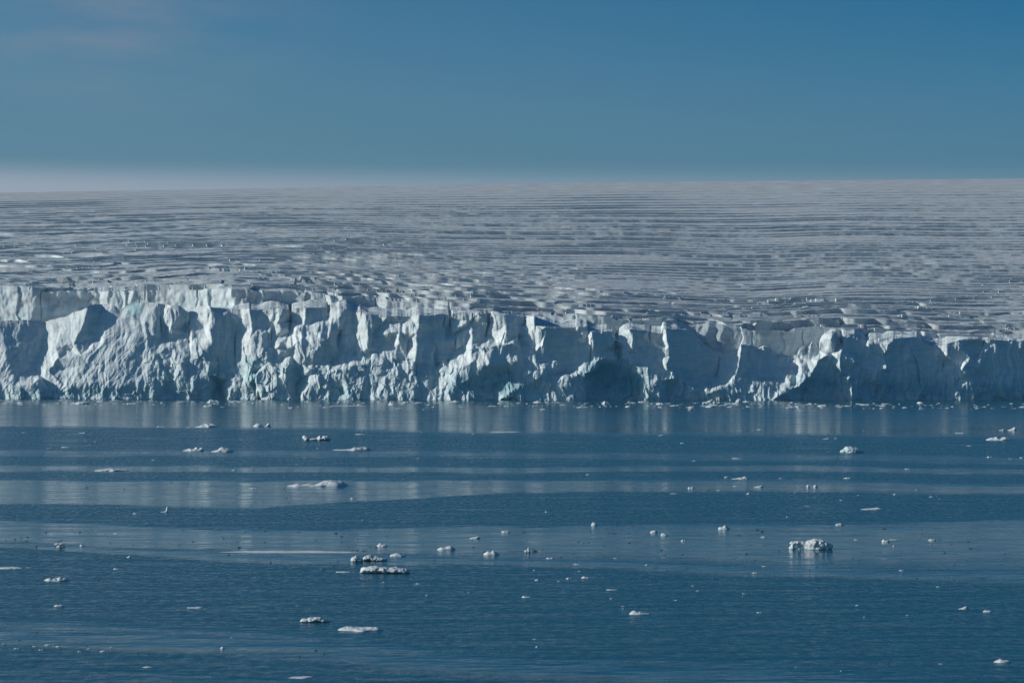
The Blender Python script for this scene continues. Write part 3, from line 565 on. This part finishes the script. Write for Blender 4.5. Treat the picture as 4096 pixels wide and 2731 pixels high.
def add_floe(crop, zx, zy, wz, hz, prof=None, name='ice_floe', label=None, mat=None, blue_=0.06, dirt_=0.22, lump=0.25, deep=0.55, seed=None, cat='ice floe'):
    px, py, x, d_ = place(crop, zx, zy)
    W_ = wz * ZF * d_ / F; hm = hz * ZF * d_ / F
    sd = seed or (len(ALLF) * 7 + 3) % 397
    rr_ = random.Random(sd)
    DP = W_ * deep
    fore = DP * EYE / d_
    H_ = max(hm - 0.6 * fore, 0.35 * hm, 0.06)
    if fore > hm: DP = max(0.25 * W_, hm * d_ / EYE * 0.8); 
    if prof is None:
        prof = rr_.choice([[.3,.7,1,.6,.3], [.5,.9,.6,.4,.3], [.2,.4,.6,1,.5], [.4,.5,1,.4,.7,.3], [.5,.6,.5,.6,.5], [.3,1,.5,.8,.3]])
    V = floe_mesh(W_, H_, DP, prof, sd % 60 + 1, lump, None if wz > 60 else 24)
    hgt_ = np.clip(V[:, :, 2] / max(H_, .01), 0, 1)
    bl_ = np.clip(blue_ + 0.45 * sst(0.25, 0.0, hgt_), 0, 1)
    o = grid_mesh(name, V, mat or M_floe, {'blue': bl_, 'dirt': dirt_ + 0 * bl_}, closed=True)
    o.location = (x, d_ + DP * 0.5, 0); o.rotation_euler = (0, 0, R(rr_.uniform(-6, 6)))
    rec = dict(o=o, px=px, py=py, w=wz * ZF, label=label, dark=mat is M_dark, cat=cat)
    ALLF.append(rec)
    if label: tag(o, label, cat)
    return o

def cluster(name, crop, zx, zy, wz, blobs, label, cat, blue_=0.1, voxel=0.02, rough_=0.05, seed=1, dirt_=0.3):
    zs = 0.85
    """a lumpy berg grown from overlapping lumps: blobs are (u, v, w, rx, ry, rz) in berg widths"""
    import bmesh
    px, py, x, d_ = place(crop, zx, zy)
    W_ = wz * ZF * d_ / F
    bm_ = bmesh.new()
    for i, b in enumerate(blobs):
        r_ = bmesh.ops.create_icosphere(bm_, subdivisions=3, radius=1.0)
        for vv in r_['verts']:
            c = vv.co; f_ = 1 + 0.12 * float(pn(c.x * 2 + i, c.y * 2 + c.z * 1.3, seed + i)) * 2
            vv.co = Vector((b[0] + c.x * b[3] * f_, b[1] + c.y * b[4] * f_, (b[2] + c.z * b[5] * f_) * zs)) * W_
    me = bpy.data.meshes.new(name); bm_.to_mesh(me); bm_.free()
    tmp = bpy.data.objects.new(name + '_tmp', me); COL.objects.link(tmp)
    md = tmp.modifiers.new('r', 'REMESH'); md.mode = 'VOXEL'; md.voxel_size = W_ * voxel; md.use_smooth_shade = True
    m2 = tmp.modifiers.new('s', 'SMOOTH'); m2.factor = 0.6; m2.iterations = 9 if voxel > 0.013 else 22
    dg = bpy.context.evaluated_depsgraph_get(); me2 = bpy.data.meshes.new_from_object(tmp.evaluated_get(dg))
    bpy.data.objects.remove(tmp)
    n = len(me2.vertices); co = np.empty(n * 3, np.float32); me2.vertices.foreach_get('co', co); co = co.reshape(-1, 3)
    no = np.empty(n * 3, np.float32); me2.vertices.foreach_get('normal', no); no = no.reshape(-1, 3)
    c = co / W_
    dsp = (0.75 if voxel > 0.013 else 0.55) * rough_ * (fbm(c[:, 0] * 9 + c[:, 1] * 4, c[:, 2] * 11 + c[:, 1] * 5, 4, seed) + 0.8 * (ridged(c[:, 0] * 16, c[:, 2] * 16 + c[:, 1] * 9, 2, seed + 8) - .5))
    co = co + no * (dsp * W_)[:, None]
    me2.vertices.foreach_set('co', co.astype(np.float32).reshape(-1)); me2.update()
    at = me2.attributes.new('blue', 'FLOAT', 'POINT'); at.data.foreach_set('value', (blue_ + 0.5 * sst(0.06, 0.0, c[:, 2])).astype(np.float32))
    at = me2.attributes.new('dirt', 'FLOAT', 'POINT'); at.data.foreach_set('value', np.full(n, dirt_, np.float32))
    me2.materials.clear(); me2.materials.append(M_floe); me2.name = name
    me2.polygons.foreach_set('use_smooth', np.full(len(me2.polygons), True))
    o = bpy.data.objects.new(name, me2); COL.objects.link(o); o.location = (x, d_ + 0.12 * W_, 0)
    tag(o, label, cat); ALLF.append(dict(o=o, px=px, py=py, w=wz * ZF, label=label, dark=False, cat=cat))
    return o

# --- the pieces one can single out
cluster('iceberg', 7, 410, 108, 410, [(-.44,0,.03,.07,.10,.06),(-.40,0,.16,.085,.08,.055),(-.30,0,.17,.10,.09,.045),(-.42,0,.09,.035,.07,.09),(-.20,0,.15,.09,.09,.06),(-.27,.02,.08,.035,.07,.10),(-.12,0,.08,.05,.10,.12),(-.03,0,.11,.10,.15,.13),(.06,0,.15,.11,.17,.12),(.14,.02,.19,.08,.12,.08),(.20,0,.14,.12,.17,.11),(.03,-.02,.20,.06,.08,.05),(.31,0,.10,.12,.16,.09),(.41,0,.09,.08,.12,.07),(.36,0,.02,.11,.14,.05),(.1,0,.02,.25,.18,.06),(-.33,0,-.02,.14,.10,.035),(.25,-.02,.20,.05,.07,.05)],
        'craggy white iceberg with two small holes melted through its left end', 'iceberg', 0.12, 0.012, 0.022, 11)
cluster('iceberg', 3, 770, 528, 235, [(0,0,.05,.36,.3,.18),(-.08,0,.16,.20,.2,.14),(.10,0,.12,.24,.2,.12),(-.25,0,.04,.2,.2,.11),(.3,0,.02,.2,.2,.07),(-.02,0,.24,.09,.1,.06)],
        'pale green hump-shaped iceberg in the far water at right', 'iceberg', 0.45, 0.02, 0.03, 21)
cluster('iceberg', 2, 1650, 140, 75, [(-.15,0,.08,.28,.25,.14),(.0,0,.28,.09,.1,.26),(.08,0,.18,.1,.1,.2),(.3,0,.02,.2,.15,.05)],
        'small spiky white iceberg with a leaning fin, just off the cliff foot', 'iceberg', 0.1, 0.025, 0.03, 31)
cluster('iceberg', 2, 1840, 84, 170, [(-.3,0,.05,.22,.2,.1),(-.12,0,.14,.12,.14,.13),(.0,0,.18,.1,.1,.13),(.15,0,.1,.14,.15,.12),(.35,0,.06,.15,.15,.09),(0,0,.02,.45,.25,.05)],
        'turquoise twin-peaked iceberg grounded by the cliff foot', 'iceberg', 0.5, 0.02, 0.03, 41)
cluster('iceberg', 4, 556, 88, 108, [(-.2,0,.33,.28,.22,.10),(.1,0,.3,.25,.22,.12),(0,0,.14,.2,.2,.16),(.3,0,.06,.22,.2,.06),(-.05,0,.02,.3,.2,.06)],
        'small iceberg shaped like an anvil, overhanging at the left', 'iceberg', 0.1, 0.025, 0.03, 51)
cluster('iceberg', 6, 152, 137, 62, [(-.25,0,.25,.25,.22,.22),(.12,0,.55,.17,.2,.38),(.1,0,.15,.3,.25,.2)],
        'small white iceberg with a round upright knob', 'iceberg', 0.08, 0.03, 0.03, 61)
cluster('iceberg', 0, 1530, 1076, 90, [(-.3,0,.03,.25,.15,.05),(.12,0,.25,.14,.15,.25),(.14,0,.5,.12,.12,.18),(0,0,.05,.25,.15,.09)],
        'upright white ice stump with a low tail on its left', 'iceberg', 0.08, 0.025, 0.03, 71)
cluster('iceberg', 5, 935, 218, 128, [(-.12,0,.2,.3,.3,.26),(.2,0,.12,.28,.25,.16),(-.3,0,.1,.16,.2,.16)],
        'round white ice boulder touching the left end of a longer lump', 'iceberg', 0.1, 0.025, 0.035, 81)
cluster('iceberg', 5, 1098, 212, 230, [(-.25,0,.13,.2,.22,.14),(-.35,0,.09,.13,.2,.1),(-.05,0,.09,.25,.24,.11),(.2,0,.06,.26,.24,.09),(.4,0,.03,.12,.15,.06)],
        'white ice lump highest at its left, trailing low to the right', 'iceberg', 0.1, 0.018, 0.03, 91)
cluster('iceberg', 5, 1190, 328, 470, [(-.32,0,.07,.16,.16,.08),(-.2,0,.09,.17,.18,.08),(-.05,0,.07,.2,.2,.075),(.12,0,.06,.2,.2,.07),(.3,0,.05,.19,.18,.065),(.17,0,.115,.06,.07,.035),(.25,0,.10,.05,.07,.035),(.22,0,.125,.025,.04,.03),(.43,0,.03,.07,.1,.04),(-.44,0,.03,.06,.1,.03)],
        'largest of the white floes left of centre, smooth loaf with small knobs on top', 'ice floe', 0.1, 0.010, 0.016, 101)
cluster('iceberg', 1, 555, 418, 270, [(-.4,0,.12,.09,.12,.09),(-.33,0,.08,.12,.15,.09),(-.1,0,.04,.25,.18,.06),(.15,0,.06,.16,.18,.08),(.13,0,.15,.06,.1,.06),(.3,0,.09,.16,.17,.09),(.37,0,.14,.06,.1,.05),(.42,0,.05,.08,.12,.05)],
        'white floe with both ends raised like a boat', 'ice floe', 0.1, 0.016, 0.022, 111)
cluster('iceberg', 5, 548, 775, 275, [(-.3,0,.06,.18,.2,.08),(-.1,0,.09,.2,.22,.10),(.08,0,.10,.2,.22,.10),(.25,0,.06,.18,.2,.07),(.4,0,.03,.1,.14,.04),(-.42,0,.03,.08,.12,.04)],
        'gently domed white floe in the near water left of centre', 'ice floe', 0.1, 0.016, 0.018, 121)
A_ = add_floe
A_(0,730,83,185,28,[.2,.4,.6,.8,.9,.8],label='smooth flat white slab just off the cliff at far left',lump=.08)
A_(0,1965,72,125,34,[.3,.8,.9,.6,.3],label='turquoise ice lump against the left part of the cliff foot',blue_=.6)
A_(0,1915,107,95,20,[.3,.8,.3,.9,1,.3],label='pair of joined white ice knobs below the turquoise lump')
A_(0,1895,296,205,32,[.3,.4,.7,1,.9,1,.7],label='low ridged white floe tapering to the left, below the cliff reflections')
A_(1,55,290,160,34,[.4,1,.8,.6,.5,.3,.9,.8],label='jagged white floe just right of the low ridged one')
A_(0,1785,514,200,34,[.2,.4,.8,.5,1,.5,.9,.4],label='flat floe carrying three small white knobs')
A_(0,2045,522,200,38,[.2,.4,.7,1,1,.7,.3],label='grey-sided low mound floe right beside the three-knobbed floe',dirt_=.3)
A_(1,885,509,335,34,[.2,.3,.2,.4,.8,.9,1,.8],label='long white floe that thickens and rises towards its right end')
A_(0,1020,697,310,34,[.3,.35,.5,.9,.8,.6,.5,.4],label='thin double-layered white slab with a dark shaded front edge',lump=.12)
A_(1,585,840,590,56,[.15,.45,.5,.3,.5,.3,.6,.95,1,1,.9,.3,.15],label='longest thick white floe, low and knobbed at left and humped at right',lump=.15,deep=.35)
A_(5,316,137,1250,24,[.2,.4,.6,.5,.6,.5,.6,.5,.5,.3],label='very long thin white sheet of ice lying on the water',lump=.3,deep=.11,name='ice_floe')
A_(5,965,858,415,50,[.5,1,.9,.7,.6,.7,.8,.9,.5],label='long flat floe, white at left and grey at right, in the near water',lump=.2)
A_(5,420,1290,240,24,[.3,.5,.6,.8,1,.7],label='small flat white slab at the very bottom left of centre',lump=.06)
A_(5,1310,172,150,32,[.3,.8,1,.7,.3],label='white pad of ice right of the trailing lump')
A_(5,1750,112,165,34,[.3,.8,.6,.9,1,.4],label='pair of white lumps joined at the waterline')
A_(5,2170,157,145,38,[.7,.9,.8,1,.7,.2],label='crumbly white lump right of the joined pair')
A_(5,1165,80,100,28,[.4,1,.7,.8,.3],label='pale ice lump beyond the right end of the long thin sheet')
A_(5,810,318,145,18,[.6,.4,.6,.4,.5],label='thin broken strip of ice left of the largest loaf floe')
A_(4,100,285,235,30,[.4,.5,.5,.6,.5,.3],label='flat white plate cut by the left edge of the picture, with a hump',lump=.1)
A_(4,525,397,215,34,[.4,.9,.5,.6,.9,.8,.6],label='dirty-white row of ice lumps near the left edge',dirt_=.3,lump=.5)
A_(4,548,630,95,24,[.6,.7,.7,.9],label='small tilted white slab alone in the ruffled water at lower left')
A_(4,1798,646,160,20,[.8,.4,.4,.8,.4],label='thin bar of ice with thicker ends at lower left')
A_(6,1185,705,195,40,[.5,.8,1,.8,.6,.4,.3,.5],label='whale-shaped pale floe in the near water right of centre',dirt_=.15)
A_(7,2170,1145,172,36,[.2,.6,1,.7,.6,.3],label='low peaked white floe at the lower right corner')
A_(7,1805,655,95,30,[.2,.3,.8,1],label='small white floe with a raised right end at lower right')
A_(7,2030,680,90,22,[.3,.9,.6,.3],label='smaller low floe just right of the one with a raised end')
A_(3,2130,415,235,30,[.3,.7,.8,.9,.4,.9,1,.4],label='greyish rounded floe near the right edge',dirt_=.15)
A_(3,2270,324,110,28,[.2,.4,1,.6,.3],label='small stepped white floe at the right edge beyond the greyish one')
A_(3,965,1052,200,20,[.3,.5,.7,1,.5],label='thin flat floe with a small hump, below the green berg')
A_(1,2290,341,295,12,[.5,.6,.5,.6,.4],label='thin straight strip of ice in the middle distance at centre',deep=.3,lump=.15)
A_(1,1220,44,300,22,[.5,.6,.5,.6,.7,.4],label='flat turquoise ledge of ice at the cliff foot left of centre',blue_=.6,lump=.15,deep=.3)
A_(1,1260,92,85,30,[.3,1,.5,.4,.3],label='white ice knob with a flat tail off the cliff foot')
A_(2,870,84,90,28,[.4,1,.8,.5,.3],label='round pale ice lump under the blue recess of the cliff')
A_(2,2090,65,62,30,[.4,1,.8,.4],label='small pointed turquoise lump right of the twin-peaked berg',blue_=.5)
A_(2,1955,1232,108,34,[.9,.8,.6,1,.7,.3],label='white ice lump like a broken loaf, beyond the holed berg to the left')
A_(2,762,1198,62,36,[.4,1,.8,.4],label='small peaked lump at the far edge of the big slick, centre')
A_(2,1310,1262,68,26,[.4,.9,1,.5],label='small domed ice lump in the big slick, right of the peaked one')
A_(2,1410,1290,78,24,[.6,1,.6,.5],label='second small dome, just nearer and right of the first')
A_(2,2105,772,168,24,[.2,.3,.6,1,.6],label='flat white floe with a bump, far water right of centre')
A_(2,2270,846,88,28,[.2,.3,.5,1],label='small floe with an upright right tip, far water right of centre')
A_(7,1090,38,74,28,[.6,.9,.6,.5],label='small grey-white floe right of the holed berg')
A_(3,440,845,42,26,[.7,1,.5],label='right one of two little upright ice nubs')
A_(3,373,845,30,24,[.6,1,.6],label='left one of two little upright ice nubs')
SMALL = [
(0,535,78,40,20),(0,1065,80,25,8),(0,1220,80,95,16),(0,1490,72,30,20),(0,2045,109,50,5),(0,1485,292,110,9),(0,1735,297,60,7),(0,225,346,65,6),(0,755,352,90,14),(0,790,420,25,7),(0,878,428,30,12),(0,830,460,30,6),(0,450,487,60,6),(0,610,482,100,14),(0,770,556,35,5),(0,900,556,20,6),(0,1415,598,42,11),(0,2225,408,30,7),(0,1540,402,12,6),(0,2158,543,16,6),(0,2152,690,45,14),(0,590,742,20,6),(0,780,735,16,10),(0,2330,857,105,12),(0,313,1012,25,8),(0,1252,1090,52,16),(0,885,1243,30,8),(0,1075,1270,60,10),
(1,990,75,50,12),(1,325,120,60,22),(1,640,115,100,8),(1,840,102,400,9),(1,1500,72,110,10),(1,1830,65,110,20),(1,2180,103,100,10),(1,2310,105,70,10),(1,960,362,100,14),(1,1522,340,20,10),(1,1997,358,30,8),(1,570,490,25,8),(1,1415,504,30,8),(1,375,405,15,6),(1,455,575,30,6),(1,380,635,35,8),(1,1210,530,15,6),(1,1775,638,30,6),(1,1500,583,40,6),(1,890,952,52,18),(1,985,1147,20,10),(1,295,857,30,7),(1,2300,1258,92,28),(5,2015,8,112,30),(1,2147,846,20,6),
(2,515,345,12,8),(2,1370,372,60,10),(2,1570,444,45,12),(2,1210,66,100,20),(2,1080,64,40,14),(2,2160,64,80,20),(2,1950,94,90,10),(2,2280,318,70,8),(2,2075,584,115,12),(2,1680,606,45,8),(2,705,732,45,14),(2,1650,856,70,22),(2,1490,905,90,8),(2,1905,874,40,10),(2,2055,836,45,10),(2,1975,758,50,18),(2,2175,910,35,24),(2,322,1074,30,12),(2,2320,1303,70,12),
(3,2155,324,60,16),(3,1772,350,105,10),(3,880,325,15,8),(3,540,403,80,12),(3,628,399,35,10),(3,1565,408,18,7),(3,1855,468,60,8),(3,1212,503,15,8),(3,2045,572,70,14),(3,2335,578,40,16),(3,2230,585,40,5),(3,1285,680,60,12),(3,735,766,75,18),(3,125,766,50,8),(3,250,896,18,8),(3,1170,914,45,12),(3,1505,934,45,10),(3,1555,927,15,8),(3,1580,955,12,8),(3,835,921,35,6),(3,1365,867,35,6),(3,680,967,40,10),(3,370,1020,60,8),(3,182,1120,25,10),(3,668,1192,90,24),
(4,765,78,60,26),(4,1190,182,45,24),(4,270,275,60,12),(4,1075,290,65,22),(4,450,985,70,18),(4,330,998,50,9),(4,160,1018,70,14),(4,390,1030,60,14),(4,545,1000,60,16),(4,960,1045,75,20),(4,1035,1005,25,18),(4,820,1020,50,12),(4,740,1045,40,20),(4,2055,1015,50,22),(4,2138,914,30,8),(4,1365,1190,110,14),(4,45,975,30,12),
(5,605,288,30,8),(5,1180,408,30,8),(5,1495,424,60,7),(5,1575,530,25,16),(5,1960,503,35,9),(5,385,625,30,9),
(6,355,192,80,16),(6,600,242,80,10),(6,960,188,45,10),(6,1245,250,30,18),(6,1580,30,50,20),(6,210,300,25,12),(6,630,308,30,10),(6,240,392,50,20),(6,530,378,62,20),(6,690,370,95,26),(6,440,400,35,12),(6,925,480,125,16),(6,480,482,20,8),(6,140,548,105,22),(6,920,560,35,14),(6,1030,630,45,12),(6,1030,652,25,10),(6,1670,442,30,10),(6,1715,485,32,12),(6,1510,575,45,9),(6,2140,515,40,7),(6,2125,542,15,7),(6,218,930,45,13),(6,240,1003,32,16),(6,2280,688,70,8),(6,2235,325,60,14),(6,2160,350,25,8),(6,2325,262,60,10),
(7,815,18,45,11),(7,1160,17,90,8),(7,1515,25,80,26),(7,1158,78,30,16),(7,1235,303,65,14),(7,1570,452,40,15),(7,830,622,50,10),(7,890,728,25,8),(7,1285,712,30,12),(7,265,1192,22,9),(7,680,1222,22,10),(7,1595,1158,45,7),
]
for t_ in SMALL: A_(t_[0], t_[1], t_[2], t_[3] * 0.92, t_[4] * 0.8, dirt_=0.3, name='ice_fragment', cat='ice fragment')
DARK = [(2,1805,874,40,7),(2,110,1259,50,11),(3,1060,915,60,9),(3,1070,1230,50,9),(4,335,82,32,9),(4,1015,48,20,7),(4,1230,65,18,7),(4,285,180,22,6),(5,560,1032,32,8),(5,1725,903,30,9),(5,410,1088,26,12),(5,90,42,30,9),(5,1000,120,42,9),(5,1060,82,30,7),(6,215,125,55,22),(6,285,110,25,7),(6,455,180,26,8),(6,1330,274,30,7),(6,2160,150,26,18),(6,710,42,26,9),(6,1375,115,30,12),(7,1870,98,50,9),(7,1105,1155,38,9),(7,1970,376,75,7),(7,1835,208,20,6),(4,350,872,30,8),(4,190,940,34,7),(4,1275,1062,34,9),(4,1380,1060,30,7)]
for t_ in DARK: A_(*t_, name='dark_ice_fragment', cat='ice fragment', mat=M_dark)
# labels for the unnamed pieces: told apart by the nearest named piece, the side they lie on and their order there
named = [r for r in ALLF if r['label']]
ORD = ['nearest', 'second', 'third', 'fourth', 'fifth', 'sixth', 'seventh', 'eighth', 'ninth', 'tenth', 'eleventh', 'twelfth', 'thirteenth', 'fourteenth', 'fifteenth']
SHORTS = {'smooth flat white slab just': 'smooth slab off the left cliff foot', 'turquoise ice lump against': 'turquoise lump at the left cliff foot', 'pair of joined white ice knobs': 'joined white knobs', 'low ridged white': 'low ridged floe', 'jagged white': 'jagged floe', 'flat floe carrying': 'three-knobbed floe', 'grey-sided': 'grey-sided mound floe', 'long white floe that': 'floe rising to its right', 'thin double': 'double-layered slab', 'longest thick': 'longest thick floe', 'very long thin': 'very long thin sheet', 'long flat floe': 'white and grey flat floe', 'small flat white slab at': 'flat slab at the bottom', 'white pad': 'white ice pad', 'pair of white lumps': 'joined pair of lumps', 'crumbly': 'crumbly lump', 'pale ice lump beyond': 'pale lump beyond the long sheet', 'thin broken': 'thin broken strip', 'flat white plate cut': 'plate cut by the left edge', 'dirty-white': 'dirty-white row of lumps', 'small tilted': 'small tilted slab', 'thin bar': 'thin bar with thick ends', 'whale': 'whale-shaped floe', 'low peaked': 'low peaked floe', 'small white floe with a raised': 'floe with a raised right end', 'smaller low floe': 'low floe at lower right', 'greyish rounded': 'greyish rounded floe', 'small stepped': 'stepped floe at the right edge', 'thin flat floe with a small hump': 'thin floe with a hump', 'thin straight': 'thin straight strip', 'flat turquoise ledge': 'flat turquoise ledge', 'white ice knob with': 'knob with a flat tail', 'round pale ice lump': 'round pale lump', 'small pointed': 'pointed turquoise lump', 'white ice lump like': 'broken-loaf lump', 'small peaked lump': 'small peaked lump', 'small domed': 'small domed lump', 'second small dome': 'second small dome', 'flat white floe with a bump': 'flat floe with a bump', 'small floe with an upright': 'floe with an upright tip', 'small grey-white': 'small grey-white floe', 'right one of two': 'right upright nub', 'left one of two': 'left upright nub', 'craggy': 'craggy iceberg with holes', 'pale green hump': 'pale green iceberg', 'small spiky': 'spiky iceberg', 'turquoise twin': 'twin-peaked iceberg', 'small iceberg shaped': 'anvil-shaped iceberg', 'small white iceberg with a round': 'knobbed small iceberg', 'upright white': 'upright ice stump', 'round white ice boulder': 'round ice boulder', 'white ice lump highest': 'trailing ice lump', 'largest of': 'largest loaf floe', 'white floe with both': 'boat-shaped floe', 'gently domed': 'gently domed floe'}
for r in named:
    r['short'] = next(v_ for k_, v_ in SHORTS.items() if r['label'].startswith(k_))
bk = {}
for r in ALLF:
    if r['label']: continue
    L1 = min(named, key=lambda q_: math.hypot((q_['px'] - r['px']) * 0.8, (q_['py'] - r['py']) * 1.3))
    dx, dy = r['px'] - L1['px'], r['py'] - L1['py']
    if abs(dx) > 1.2 * abs(dy): side = 'right of' if dx > 0 else 'left of'
    else: side = 'nearer than' if dy > 0 else 'beyond'
    bk.setdefault((id(L1), side, r['dark']), []).append((math.hypot(dx, dy), r, L1))
for (i_, side, dk), lst in bk.items():
    lst.sort(key=lambda a: a[0])
    for n_, (dist, r, L1) in enumerate(lst):
        tail = L1['short']
        kindw = 'dark glassy ice bit' if dk else 'small white ice bit'
        pre = kindw if len(lst) == 1 else (ORD[min(n_, 14)] + ' ' + kindw)
        tag(r['o'], '%s %s the %s' % (pre, side, tail), r['cat'], group='dark ice bits adrift' if dk else 'small ice bits adrift')

# brash: crushed ice along the cliff foot, and crumbs scattered on the slicks (uncountable)
def chips(name, spots, mat, label, cat):
    vs, fs = [], []
    for (x, y, w_, h_, sd) in spots:
        rr_ = random.Random(sd); n_ = 7; b0 = len(vs)
        ang = [i * 2 * math.pi / n_ + rr_.uniform(-.3, .3) for i in range(n_)]
        for zz, k_ in ((-0.1, 1.0), (h_ * 0.35, 0.95), (h_, 0.45)):
            for a_ in ang:
                q_ = k_ * rr_.uniform(.7, 1.2)
                vs.append((x + math.cos(a_) * w_ / 2 * q_, y + math.sin(a_) * w_ * 0.4 * q_, zz * (1 if zz < 0 else rr_.uniform(.5, 1.3))))
        vs.append((x + rr_.uniform(-.1, .1) * w_, y, h_ * rr_.uniform(.8, 1.3)))
        for r_ in range(2):
            for i in range(n_):
                j = (i + 1) % n_; fs.append((b0 + r_ * n_ + i, b0 + r_ * n_ + j, b0 + (r_ + 1) * n_ + j, b0 + (r_ + 1) * n_ + i))
        for i in range(n_): fs.append((b0 + 2 * n_ + i, b0 + 2 * n_ + (i + 1) % n_, b0 + 3 * n_))
    me = bpy.data.meshes.new(name); me.from_pydata(vs, [], fs); me.update(); me.materials.append(mat)
    for k_, v_ in (('blue', .15), ('dirt', .08)):
        at = me.attributes.new(k_, 'FLOAT', 'POINT'); at.data.foreach_set('value', np.full(len(vs), v_, np.float32))
    o = bpy.data.objects.new(name, me); COL.objects.link(o); tag(o, label, cat, kind='stuff')
rg = random.Random(5); sp = []
for i in range(1000):
    px = rg.uniform(-700, 4800)
    row = rg.random()
    off = abs(rg.gauss(0, 10)) + 2 if row < .5 else rg.choice([7, 15, 16, 22]) + rg.gauss(0, 1.5)
    dens = 0.5 + 0.9 * float(pn(px / 170, off / 14, 501)) + (0.25 if px > 2000 else 0)
    if rg.random() > dens: continue
    py = 1605 + off
    d_ = EYE * F / (py - HZ)
    w_ = rg.uniform(.25, .9) * (1 + 2.5 * rg.random() ** 6); sp.append(((px - 2048) * d_ / F, d_, w_ * 1.5, w_ * rg.uniform(.05, .28), i))
chips('brash_ice', sp, M_floe, 'crushed white brash ice strewn along the foot of the ice cliff', 'brash ice')
sp = []
LA = np.array([LX])
for i in range(5000):
    px = rg.uniform(-400, 4500); py = rg.choice([rg.uniform(2040, 2360), rg.uniform(2040, 2360), rg.uniform(1900, 2731)])
    a, b = unroll(px, py); d_ = EYE * F / (b - HZ)
    xx = min(max(px, 0), 4096)
    rv = np.interp(py, [np.interp(xx, LX, r_) for r_ in rows_], vals)
    dens = (0.3 if rv < 0.4 else 0.05) * max(0, 0.35 + 1.3 * float(pn(px / 260, py / 60, 511)))
    if px < 700 and 2555 < py < 2620: dens = 0.6
    if rg.random() > dens: continue
    w_ = rg.uniform(3, 9) * d_ / F * (1 + rg.random() ** 4); sp.append(((a - 2048) * d_ / F, d_, w_, w_ * .22, i))
chips('ice_crumbs', sp, M_dark, 'dark crumbs of glassy ice sprinkled over the calm slicks', 'ice crumbs')

# ------------------------------------------------------------------ air
def volume_box(name, lo, hi, dens, col, label, shape=None, an=0.0):
    import bmesh
    me = bpy.data.meshes.new(name); b = bmesh.new(); bmesh.ops.create_cube(b, size=1.0)
    for v_ in b.verts: v_.co = Vector([(lo[i] + hi[i]) / 2 + v_.co[i] * (hi[i] - lo[i]) for i in range(3)])
    b.to_mesh(me); b.free()
    o = bpy.data.objects.new(name, me); COL.objects.link(o)
    m = bpy.data.materials.new(name); m.use_nodes = True; t = m.node_tree; t.nodes.clear()
    oo = t.nodes.new('ShaderNodeOutputMaterial'); pv_ = t.nodes.new('ShaderNodeVolumePrincipled')
    pv_.inputs['Density'].default_value = dens; pv_.inputs['Color'].default_value = col; pv_.inputs['Anisotropy'].default_value = an
    t.links.new(pv_.outputs[0], oo.inputs['Volume']); me.materials.append(m)
    tag(o, label, 'haze', kind='stuff'); return o
zmax = float(edge[:, :, 2].max())
volume_box('haze', (-60000, -600, -4), (60000, 6200, zmax + 15), 3.6e-5, (0.74, 0.83, 0.92, 1), 'thin pale haze lying over the sea and the ice cap', an=0.3)
print('zmax', zmax, 'floes', len(ALLF))
